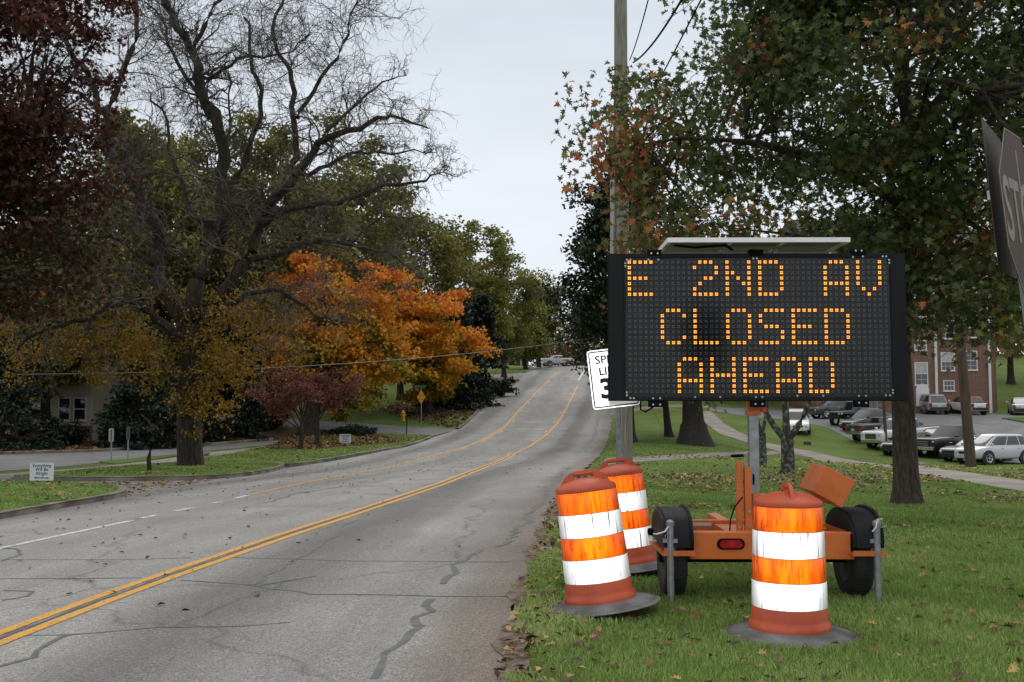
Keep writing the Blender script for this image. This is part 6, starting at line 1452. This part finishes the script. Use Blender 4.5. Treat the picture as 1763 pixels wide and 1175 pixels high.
X, Y = poly_pts(A_xy, 90000); blades('lawn_grass', X, Y, .055, .02, .115)
X, Y = poly_pts(B_xy, 60000); blades('lawn_grass', X, Y, .055, .024, .115)
X, Y = poly_pts(C_xy, 50000); blades('lawn_grass', X, Y, .055, .03, .08)
# weeds and rough tufts along the road edge
Y = gr.uniform(5.0, 14.5, 900) ; xr = XR(Y) + .05 + np.abs(gr.normal(0, .20, 900)); cl = vnoise(xr, Y, 2.2, 3) > .0; Y = Y[cl]; xr = xr[cl]
Xw = np.repeat(xr, 26) + gr.normal(0, .035, len(xr) * 26); Yw = np.repeat(Y, 26) + gr.normal(0, .04, len(xr) * 26)
o = blades('edge_weeds', Xw, Yw, .065, .014, 0, .22)
# fallen leaves
M_fall = leafmat('fallen_leaves', [(0, (.05, .028, .018)), (.35, (.13, .065, .035)), (.6, (.22, .12, .06)), (.78, (.32, .20, .10)), (.9, (.36, .27, .06)), (1, (.36, .13, .03))], .1)
def fallen(name, X, Y, dz, size, tmpl=OAK, lift=.03, bias=0):
    n = len(X); C = np.stack([X, Y, Z(X, Y) + dz + gr.uniform(.25, 1, n) * lift], 1)
    d = gr.normal(size=(n, 3)); d[:, 2] *= .28; d /= np.linalg.norm(d, axis=1, keepdims=True); up_ = np.zeros((n, 3)); up_[:, 2] = 1; up_ += gr.normal(size=(n, 3)) * .28
    u = np.cross(d, up_); u /= np.linalg.norm(u, axis=1, keepdims=True); w_ = np.cross(u, d); fold = np.abs(tmpl[:, 0]) * .5 - .1; k = len(tmpl); sz = size * gr.uniform(.6, 1.25, n)
    V = C[:, None] + sz[:, None, None] * (u[:, None] * tmpl[None, :, 0:1] + d[:, None] * (tmpl[None, :, 1:2] - .4) + w_[:, None] * fold[None, :, None])
    return tag(link(name, npmesh(name, V.reshape(-1, 3), np.arange(n * k), np.full(n, k), np.clip(gr.uniform(0, 1, n) + bias, 0, 1)), M_fall), kind='stuff')
X, Y = right_pts(760, 5, 14); fallen('fallen_leaves', X, Y, .02, .068, OAK, .03, -.08)
X, Y = right_pts(9000, 12.5, 34); k = (vnoise(X, Y, .33, 2) + .35 * vnoise(X, Y, 1.3, 5) > .12) | (gr.uniform(0, 1, len(X)) > .93); k &= (Y > 15.5) | (gr.uniform(0, 1, len(X)) > .8); k &= gr.uniform(0, 1, len(X)) > .35; fallen('fallen_leaves', X[k], Y[k], .015, .072, RHO * 1.3, .035)
# drifts: band beyond the oak between lawn and footpath
Y = gr.uniform(19, 28.5, 4200); X = gr.uniform(3.2, 14, 4200); k = (np.abs(Y - 23.5 - .2 * (X - 8) - vnoise(X, Y, .5, 1)) < 1.9 + .8 * vnoise(X, Y, .8, 7)) & (X < Y * .53) & ~pin(fp_poly, X, Y); fallen('fallen_leaves', X[k], Y[k], .02, .075, RHO * 1.3, .035)
Y = gr.uniform(30, 62, 3000); X = gr.uniform(3, 22, 3000); k = (X > XR(Y) + .4) & (vnoise(X, Y, .25, 9) > .1); fallen('fallen_leaves', X[k], Y[k], .015, .11, RHO * 1.4, .04)
# road edge litter
Y = gr.uniform(5, 26, 900); X = XR(Y) + np.abs(gr.normal(.12, .26, 900)) - .06; fallen('fallen_leaves', X, Y, .028, .055, RHO * 1.3, .03, -.1)
for poly, n, dz in ((A_xy, 800, .14), (B_xy, 450, .14), (C_xy, 2600, .10)):
    X, Y = poly_pts(poly, n * 3); k = gr.uniform(0, 1, len(X)) < (.30 + .4 * vnoise(X, Y, .5, 3)); fallen('fallen_leaves', X[k], Y[k], dz, .085, RHO * 1.3, .03)
X, Y = poly_pts(GX([(500, 752), (560, 744), (640, 752), (715, 762), (640, 768), (540, 777), (440, 778)]), 4200); fallen('fallen_leaves', X, Y, .09, .15, RHO * 1.4, .05, -.15)
X, Y = poly_pts(GX([(650, 706), (785, 740), (888, 658), (840, 653), (760, 665)]), 7000); fallen('fallen_leaves', X, Y, .03, .22, RHO * 1.4, .05, -.1)
X, Y = poly_pts(GX([(-200, 790), (0, 783), (150, 779), (330, 769), (480, 757), (430, 740), (0, 765)]), 5000); fallen('fallen_leaves', X, Y, .06, .17, RHO * 1.4, .05, -.1)
# scattered leaves on the road
Y = gr.uniform(8, 55, 620); X = XL(Y) + (XR(Y) - XL(Y)) * np.clip(gr.beta(1.0, 1.9, 620), 0, 1); fallen('fallen_leaves', X, Y, .018, .06, RHO * 1.2, .022, -.2)
X, Y = poly_pts(GX([(0, 832), (370, 828), (485, 812), (200, 858), (120, 838)]), 1800); fallen('fallen_leaves', X, Y, .015, .09, RHO * 1.2, .02)
